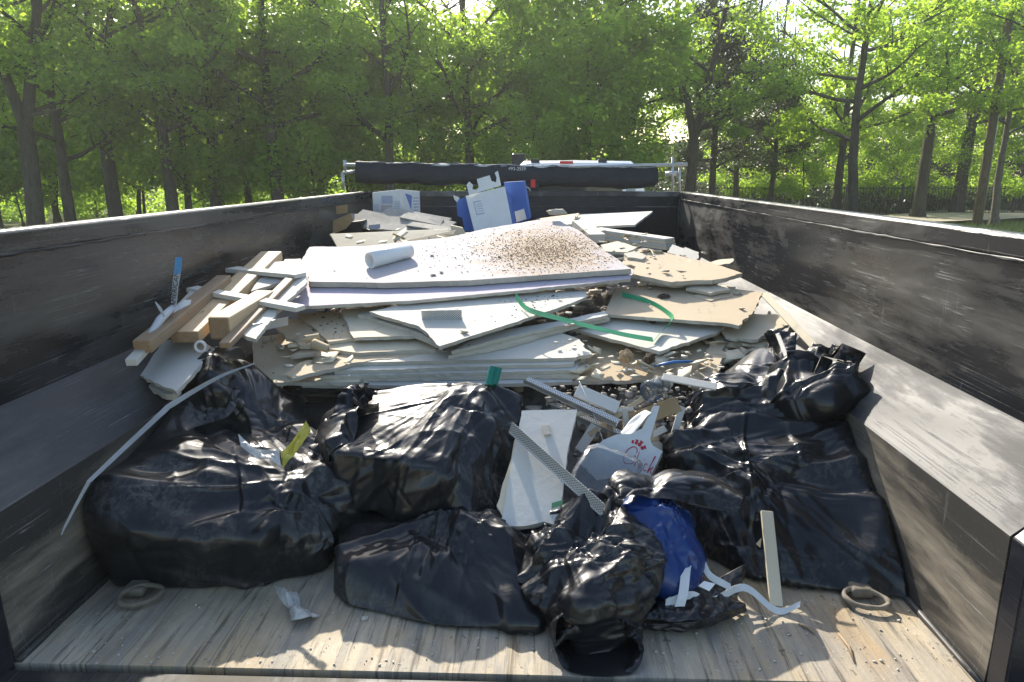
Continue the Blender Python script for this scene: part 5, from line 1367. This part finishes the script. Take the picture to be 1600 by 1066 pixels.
# crushed water bottle
bo = empty('water_bottle', at(1025, 622, Y=2.08), 'crushed clear water bottle with a blue label at the stack edge', 'bottle')
A_, B_ = at(1012, 612, Y=2.03), at(1046, 598, Y=2.1); d = (B_ - A_)
x = d.normalized().cross(Vector((0, 0, 1))).normalized(); y = x.cross(d.normalized())
V, F = [], []; prof = [(0, .012), (.02, .030), (.12, .033), (.2, .030), (.3, .033), (.4, .028), (.5, .032), (.62, .030), (.76, .024), (.86, .013), (.9, .012)]
for i, (t_, r_) in enumerate(prof):
    for k in range(20):
        an = 6.2832 * k / 20; q_ = r_ * (1 - .22 * max(0, math.sin(an * 2 + i)) * math.sin(min(1, t_ * 1.3) * 3.1))
        V.append(A_ + d * t_ + (x * math.cos(an) + y * math.sin(an)) * q_)
for i in range(len(prof) - 1):
    for k in range(20): F.append((i*20+k, i*20+(k+1)%20, (i+1)*20+(k+1)%20, (i+1)*20+k))
F.append(tuple(range(20))[::-1])
o = mesh('bottle_body', V, F, M['clear'], bo, True); o.modifiers.new('thickness', 'SOLIDIFY').thickness = .0006
V, F = [], []
for t_ in (.04, .11, .18, .24):
    for k in range(11):
        an = 6.2832 * (k + 9) / 20; V.append(A_ + d * t_ + (x * math.cos(an) + y * math.sin(an)) * .0345)
for i in range(3):
    for k in range(10): F.append((i*11+k, i*11+k+1, (i+1)*11+k+1, (i+1)*11+k))
mesh('bottle_label', V, F, M['blue'], bo, True)
m = MB(); m.tube([A_ + d * .885, A_ + d * 1.0], .015, 12); m.build('bottle_cap', M['pvc'], bo)
# blue bag in the open bag
M['bluefilm'] = m_film('blue_bag_film', (.008, .035, .15), .1, .3)
hb = pa(at(978, 792, Y=1.60), at(1000, 785, Y=1.64), at(1072, 800, Y=1.62), at(1084, 828, Y=1.58), at(1075, 920, Y=1.48), at(1020, 905, Y=1.46), at(985, 870, Y=1.49), (.2, 1.75, .02), (.38, 1.75, .02), at(1060, 925, z=.02), at(1000, 900, z=.02))
bB = empty('blue_bag', at(1040, 915, z=.01), 'translucent blue plastic bag under the black film sheet', 'plastic bag')
bag('bag_film', [hb], tuple(np.mean(hb, 0)), [at(1000, 795, Y=1.65), at(1075, 920, Y=1.52)], 101, M['bluefilm'], bB, level=6, soft=.006, sm=3, big=(30, .004, .014), fine=(70, .0015, .004), lump_amp=.006)
# white ribbons on the deck
M['ribbon'] = m_plain('white_ribbon', (.60, .61, .60), .65, .1)
ribbon('white_ribbon', [at(1078, 866, z=.115), at(1072, 890, z=.11), at(1068, 925, z=.085), at(1062, 948, z=.06)], .022, M['ribbon'], 'flat white ribbon standing on the black film', 'ribbon', n=30, side=[(1, 0, 0), (1, .1, .1), (.9, -.2, .2)])
ribbon('white_ribbon', [at(1080, 866, z=.118), at(1095, 872, z=.11), at(1108, 898, z=.085), at(1130, 912, z=.07), at(1142, 918, z=.06)], .017, M['ribbon'], 'curved ribbon arching from the flat one', 'ribbon', n=40, side=[(0, 1, .1), (.6, .3, .8), (.1, .6, .8), (0, .8, .6)])
ribbon('white_ribbon', [at(1040, 942, z=.055), at(1080, 930, z=.07), at(1110, 940, z=.05), at(1150, 920, z=.05), at(1172, 922, z=.045), at(1205, 950, z=.012), at(1225, 955, z=.006), at(1250, 944, z=.01)], .017, M['ribbon'], 'long wavy ribbon running to the foot of the white stick', 'ribbon', n=70, side=[(.2, .6, .8), (0, .5, .8), (.2, .6, .6), (.3, .7, .3)])
ribbon('white_ribbon', [at(1040, 944, z=.05), at(1052, 938, z=.055), at(1064, 944, z=.05)], [.02, .026, .02], M['ribbon'], 'short ribbon scrap left of the flat ribbon', 'ribbon', n=14, side=(.1, .8, .5))
board([(1092, 915), (1100, 908), (1118, 912), (1108, 924)], 0, M['pvc'], 'torn white scrap on the black film', p0=tuple(at(1100, 918, z=.085)), sy=.2, t=.002, name='paper_scrap', cat='scrap', group=None)
# white stick leaning on the right bag
a, b_ = at(1212, 949, z=.004), at(1197, 800, Y=1.66)
plank(a, b_, .030, .010, M['cream'], 'cream stick leaning upright against the right bag', 'trim_stick', 'trim', up=(0, -1, .4), bv=.002)
plank(at(1438, 905, Y=1.525), at(1408, 828, Y=1.64), .012, .010, M['white'], 'thin white stick beside the right bag near the lower panel', 'trim_stick', 'trim', up=(-.5, -.7, .4), bv=.001)
board([(1181, 850), (1190, 840), (1188, 856)], 0, M['paper'], 'tiny brown cardboard scrap beside the cream stick', p0=tuple(at(1185, 850, Y=1.60)), sy=1.2, t=.002, name='cardboard_scrap', cat='scrap', group=None, jag=0)
# strip with a plaster clump lying on the right ledge
plank(at(1300, 572, X=.985), at(1196, 462, Y=2.78), .026, .012, M['cream'], 'long cream strip sliding down the right ledge', 'trim_strip', 'trim', up=(-.6, 0, .8), bv=.0015)
p = at(1308, 572, X=.975); D, F = ico(4); V = D * np.array((.03, .025, .02)) * (1 + .4 * vnoise(D, 5, 4) + .2 * vnoise(D, 6, 12))[:, None]
mesh('plaster_clump', V + np.array(p), F, M['core'], None, False, label='plaster clump at the lower end of the ledge strip', cat='clump')
plank(at(1238, 580, Y=2.25), at(1216, 524, Y=2.45), .014, .010, M['grey'], 'thin grey strip standing behind the tied bag', 'trim_strip', 'trim', up=(-.4, -.7, .4), bv=.001)
plank(at(1035, 590, Y=2.06), at(1120, 606, Y=2.0), .028, .006, M['grey'], 'grey metal trim end under the right of the front stack', 'trim_strip', 'trim', up=(0, -.5, .8), bv=.002)
# splinters, cardboard and trims in the gap under the front stack
M['card'] = m_plain('brown_cardboard', (.36, .25, .13), .8, .2, 30)
gap = [((1010, 640), (1022, 690), .03, .006, 'paper', 'brown card strip hanging below the bottle', 'cardboard'), ((985, 660), (1060, 632), .05, .006, 'card', 'brown card flap right of the food carton', 'cardboard'),
       ((1066, 636), (1048, 694), .020, .006, 'grey', 'lettered grey trim standing left of the right bag', 'trim'), ((950, 640), (952, 690), .02, .012, 'oldwood', 'dark splinter in the gap behind the carton', 'splinter'),
       ((975, 640), (980, 690), .018, .010, 'core', 'pale splinter in the gap behind the carton', 'splinter'), ((920, 680), (1010, 620), .016, .006, 'paper', 'thin brown stick crossing the gap', 'stick'),
       ((880, 650), (990, 640), .014, .008, 'core', 'thin pale stick lying in the gap under the stack', 'stick'), ((1020, 690), (1050, 720), .03, .004, 'core', 'grey card edge right of the food carton', 'cardboard'),
       ((900, 612), (965, 640), .045, .012, 'grey', 'grey tile shard lying under the front stack', 'shard'), ((1000, 690), (1040, 670), .02, .006, 'white', 'white scrap beside the brown card flap', 'scrap'),
       ((930, 665), (905, 705), .03, .004, 'grey', 'crumpled grey foil left of the food carton', 'foil')]
for k, (p_, q_, w_, h, mt, lb_, ct) in enumerate(gap):
    Ya = 2.12 - .0012 * max(0, p_[1] - 600); Yb = 2.12 - .0012 * max(0, q_[1] - 600)
    plank(at(*p_, Y=Ya - .02), at(*q_, Y=Yb - .02), w_, h, M[mt], lb_, {'cardboard': 'card_strip', 'trim': 'trim_strip', 'splinter': 'wood_splinter', 'stick': 'thin_stick', 'shard': 'tile_shard', 'scrap': 'paper_scrap', 'foil': 'foil_scrap'}[ct], ct if ct != 'timber' else 'stick', up=(.2, -.6, .7), bv=.001)
M['rubble2'] = m_plain('dusty_rubble', (.31, .285, .245), .95, .4, 40, 0, .1)
pts = [at(u, v, Y=2.16 - .0013 * (v - 600)) for u, v in in_poly([(840, 605), (1090, 605), (1060, 690), (960, 690), (880, 660)], 420, 11)]
bits('gap_rubble', pts, .002, .016, M['rubble2'], 'small plaster rubble in the gap under the front stack', seed=12)
m = MB(); m.tube([at(905, 596, Y=2.06), at(925, 640, Y=2.0), at(948, 705, Y=1.9)], .0016, 5); m.build('wire', M['chrome'], None, True, label='thin wire hanging in front of the slanting beads', cat='wire')
pts = [at(u, v, z=.001) for u, v in in_poly([(250, 1040), (560, 1000), (900, 1010), (1010, 990), (1180, 960), (1450, 955), (1540, 1050)], 260, 12)]
bits('deck_crumbs', pts, .0008, .0042, M['crumb'], 'crumbs of plaster scattered on the deck', seed=13)
pts = [at(u, v, z=.001) for u, v in in_poly([(80, 1040), (200, 930), (500, 930), (600, 1000), (500, 1040)], 90, 13)]
bits('deck_crumbs', pts, .0008, .004, M['crumb'], 'few crumbs on the shaded deck at left', seed=14)
for k, (u, v, r_) in enumerate(((1152, 960, .007), (1453, 964, .008), (1508, 1028, .009), (570, 968, .008))):
    p = at(u, v, z=.0); D, F = ico(3); V = D * np.array((r_, r_ * .8, r_ * .6)) * (1 + .3 * vnoise(D, k, 4))[:, None]
    mesh('pebble', V + np.array((p.x, p.y, r_ * .4)), F, M['crumb'], None, False, label=('pale pebble beside the black film on the deck', 'pale pebble at the foot of the lower right panel', 'pale pebble near the right end of the tail edge', 'small pale chip in front of the flat bag')[k], cat='pebble')
for k, (u0, v0, u1, v1) in enumerate(((1247, 975, 1272, 990), (1310, 990, 1335, 1035))):
    m = MB(); a, b_ = at(u0, v0, z=.003), at(u1, v1, z=.003); m.tube([a, a.lerp(b_, .5) + Vector((.006, 0, .002)), b_], [.002, .004, .002], 5)
    m.build('dark_twig', M['oldwood'], None, True, label=('short dark twig on the sunlit deck', 'longer dark twig on the sunlit deck')[k], cat='twig')
film('clear_scrap', [[at(430, 915, z=.02), at(445, 920, z=.05), at(465, 925, z=.02)], [at(440, 945, z=.02), at(458, 945, z=.04), at(480, 945, z=.015)], [at(452, 970, z=.006), at(468, 968, z=.02), at(500, 962, z=.006)]], M['milky'], None, nu=30, nv=30, seed=15, big=(8, .003, .008), lump_amp=.003)
tag(bpy.data.objects['clear_scrap'], 'scrap of milky film on the deck before the left bag', 'scrap')
# ---------------------------------------------------------------- boxes and shingles against the front panel
M['boxwhite'] = m_plain('white_box_card', (.62, .62, .60), .7, .08, 30)
M['print_grey'] = m_plain('grey_print', (.36, .38, .46), .7, .12, 60)
M['print_red'] = m_plain('faded_red_print', (.50, .42, .41), .7, .12, 60)
M['print_blue'] = m_plain('blue_print_panel', (.12, .18, .42), .6, .1)
M['boxblue'] = m_plain('blue_box_card', (.045, .11, .36), .6, .15, 12)
def carton(name, A_, B_, z0, zt, depth, mat, label, yaw=0.):
    pass
# printed white carton
YB = 4.75
bx = empty('printed_carton', at(622, 336, Y=YB), 'white carton with grey and red printed panels near the front panel', 'carton')
fl, fr_, rr2 = at(583, 337, Y=YB), at(628, 337, Y=YB - .03), at(657, 335, Y=YB + .17)
ztl, ztr, ztb = at(584, 301, Y=YB).z, at(627, 296, Y=YB - .03).z, at(655, 299, Y=YB + .17).z
bk = fl + (rr2 - fr_)
def quad_box(par, name, base, tops, mat):
    m = MB(); b0 = [Vector((p.x, p.y, p.z)) for p in base]; t0 = [Vector((p.x, p.y, z)) for p, z in zip(base, tops)]
    m.add(b0 + t0, [(3, 2, 1, 0), (4, 5, 6, 7), (0, 1, 5, 4), (1, 2, 6, 5), (2, 3, 7, 6), (3, 0, 4, 7)]); o = m.build(name, mat, par); bevel(o, .003); return o
quad_box(bx, 'box_body', [fl, fr_, rr2, bk], [ztl, ztr, ztb, ztl], M['boxwhite'])
def decal(par, name, A_, B_, C_, u0, v0, u1, v1, mat, lift=.0015):
    "flat print on the face spanned by A->B (u) and A->C (v)"
    A_, B_, C_ = Vector(A_), Vector(B_), Vector(C_); e, f = B_ - A_, C_ - A_; n = e.cross(f).normalized()
    if n.dot(CP - A_) < 0: n = -n
    V = [A_ + e * u + f * v + n * lift for u, v in ((u0, v0), (u1, v0), (u1, v1), (u0, v1))]
    m = MB(); m.prism(V, -n * .001); return m.build(name, mat, par)
T = Vector((fl.x, fl.y, ztl)); 
decal(bx, 'print_panel', fl, fr_, T, .32, .52, .70, .86, M['print_grey']); decal(bx, 'print_panel', fl, fr_, T, .28, .12, .68, .46, M['print_red'])
for k in range(6): decal(bx, 'print_line', fl, fr_, T, .05, .15 + k * .06, .22, .175 + k * .06, M['print_grey'])
for k in range(8): decal(bx, 'print_line', fl, fr_, T, .76, .10 + k * .07, .95, .125 + k * .07, M['print_grey'])
T2 = Vector((fr_.x, fr_.y, ztr)); e, f = rr2 - fr_, T2 - fr_
nn = e.cross(f).normalized(); nn = nn if nn.dot(CP - fr_) > 0 else -nn
m = MB(); m.prism([fr_ + e * .2 + f * .85 + nn * .0015, fr_ + e * .55 + f * .75 + nn * .0015, fr_ + e * .5 + f * .2 + nn * .0015], -nn * .001); m.build('blue_triangle', M['print_blue'], bx)
for k in range(5): decal(bx, 'print_line', fr_, rr2, T2, .62, .15 + k * .12, .92, .20 + k * .12, M['print_grey'])
# white and blue carton lying tilted
YW = 4.25
bw = empty('blue_white_carton', at(765, 362, Y=YW), 'tilted white and blue carton with a notched top flap', 'carton')
A_, B_, C_, D_ = at(741, 362, Y=YW), at(801, 352, Y=YW - .04), at(727, 306, Y=YW + .12), at(789, 291, Y=YW + .08)
nrm = (B_ - A_).cross(C_ - A_).normalized(); nrm = nrm if nrm.dot(CP - A_) > 0 else -nrm
m = MB(); q4 = [A_, B_, D_, C_]; m.add([p for p in q4] + [p - nrm * .16 for p in q4], [(0, 1, 2, 3), (7, 6, 5, 4), (0, 4, 5, 1), (1, 5, 6, 2), (2, 6, 7, 3), (3, 7, 4, 0)], 0)
m.M = [0, 0, 1, 1, 0, 1]; o = m.build('box_body', [M['boxwhite'], M['boxblue']], bw); bevel(o, .003)
decal(bw, 'print_panel', A_, B_, C_, .16, .42, .44, .80, M['print_grey']); decal(bw, 'print_panel', A_, B_, C_, .19, .46, .41, .76, M['boxwhite'], .0025)
for k in range(4): decal(bw, 'print_line', A_, B_, C_, .22, .50 + k * .065, .38, .52 + k * .065, M['print_grey'], .0032)
fl_px = [(733, 305), (729, 289), (733, 284), (739, 289), (738, 296), (744, 297), (748, 293), (745, 280), (765, 274), (768, 283), (775, 285), (776, 278), (773, 270), (778, 267), (783, 290)]
pf = tuple(C_.lerp(D_, .5)); m = MB(); P = [on_plane(u, v, pf, 0, 3.0) for u, v in fl_px]; m.prism(P, Vector((0, .004, 0))); m.build('notched_flap', M['boxwhite'], bw)
m = MB(); P = [at(u, v, Y=YW + .22) for u, v in [(787, 285), (818, 283), (828, 342), (803, 350)]]; m.prism(P, Vector((.01, .16, 0))); o = m.build('blue_panel', M['boxblue'], bw); bevel(o, .003)
decal(bw, 'white_label', P[3], P[2], P[0], .15, .02, .8, .27, M['boxwhite'])
m = MB(); P = [at(u, v, Y=YW + .12) for u, v in [(713, 313), (727, 308), (742, 362), (726, 361), (722, 340), (715, 338)]]; m.prism(P, Vector((.01, .1, 0))); m.build('blue_panel', M['boxblue'], bw)
m = MB(); P = [at(u, v, Y=YW + .1) for u, v in [(708, 305), (718, 309), (714, 316), (710, 312)]]; m.prism(P, Vector((0, .004, 0))); m.build('torn_corner', M['boxwhite'], bw)
# brown torn carton with dark label
bt = empty('torn_carton', at(525, 386, Y=4.3), 'torn brown carton with a black and white label at left back', 'carton')
def slab(par, name, px, Y, mat, th=.006, back=0.):
    m = MB(); P = [at(u, v, Y=Y + back * (360 - v) / 100) for u, v in px]; m.prism(P, Vector((0, th, 0))); return m.build(name, mat, par)
slab(bt, 'card_panel', [(503, 385), (501, 362), (510, 325), (516, 322), (514, 345), (507, 380)], 4.3, M['card'])
slab(bt, 'card_panel', [(512, 324), (543, 320), (542, 333), (524, 335), (513, 345)], 4.36, M['card'])
slab(bt, 'card_panel', [(520, 345), (548, 333), (552, 345), (540, 358), (520, 366)], 4.26, M['card'])
slab(bt, 'box_side', [(506, 353), (566, 345), (566, 385), (510, 388)], 4.32, M['ink'], .12)
slab(bt, 'white_label', [(508, 356), (520, 354), (520, 374), (509, 376)], 4.315, M['boxwhite'], .002)
slab(bt, 'black_print', [(510.5, 359), (517, 358), (517, 363), (510.5, 364)], 4.312, M['ink'], .002)
slab(bt, 'white_label', [(576, 352), (594, 350), (594, 357), (576, 359)], 4.315, M['print_grey'], .002)
# grey shingles in front of the cartons
M['shingle'] = m_plain('weathered_shingle', (.30, .28, .24), .9, .35, 30)
sh = [((542, 342), (690, 352), 4.5, .11), ((560, 336), (640, 352), 4.55, .12), ((600, 332), (700, 350), 4.6, .13), ((545, 350), (660, 362), 4.42, .10), ((630, 338), (708, 354), 4.5, .10), ((640, 352), (706, 362), 4.38, .08)]
for k, (p_, q_, Y_, w_) in enumerate(sh):
    plank(at(*p_, Y=Y_), at(*q_, Y=Y_ - .1), w_, .012, M['shingle'], ('lowest front', 'left rear', 'tallest rear', 'front', 'right hand', 'short right')[k] + ' grey shingle of the bundle before the cartons', 'wood_shingle', 'shingle', up=(.1 * (k - 2), -.35, .9), bv=.002)['group'] = 'grey shingles'
# long cream carton half open
lc = empty('long_carton', at(610, 388, Y=3.9), 'long cream board folded into a channel behind the topmost sheet', 'carton')
slab(lc, 'front_panel', [(516, 366), (700, 358), (700, 372), (640, 385), (540, 389), (528, 388)], 3.85, M['cream'], .012, .6)
slab(lc, 'end_flap', [(514, 366), (522, 364), (534, 387), (528, 389)], 3.83, M['cream'], .012)
slab(lc, 'fold_strip', [(575, 388), (700, 362), (712, 360), (705, 373), (620, 391)], 3.72, M['tan'], .01, .5)
slab(lc, 'end_piece', [(704, 352), (722, 356), (728, 368), (706, 371)], 3.95, M['cream'], .03)
o = clod(870, 337, .235, (.05, .03, .015), M['core'], 'grey crumpled paper lump behind the topmost sheet', 21)
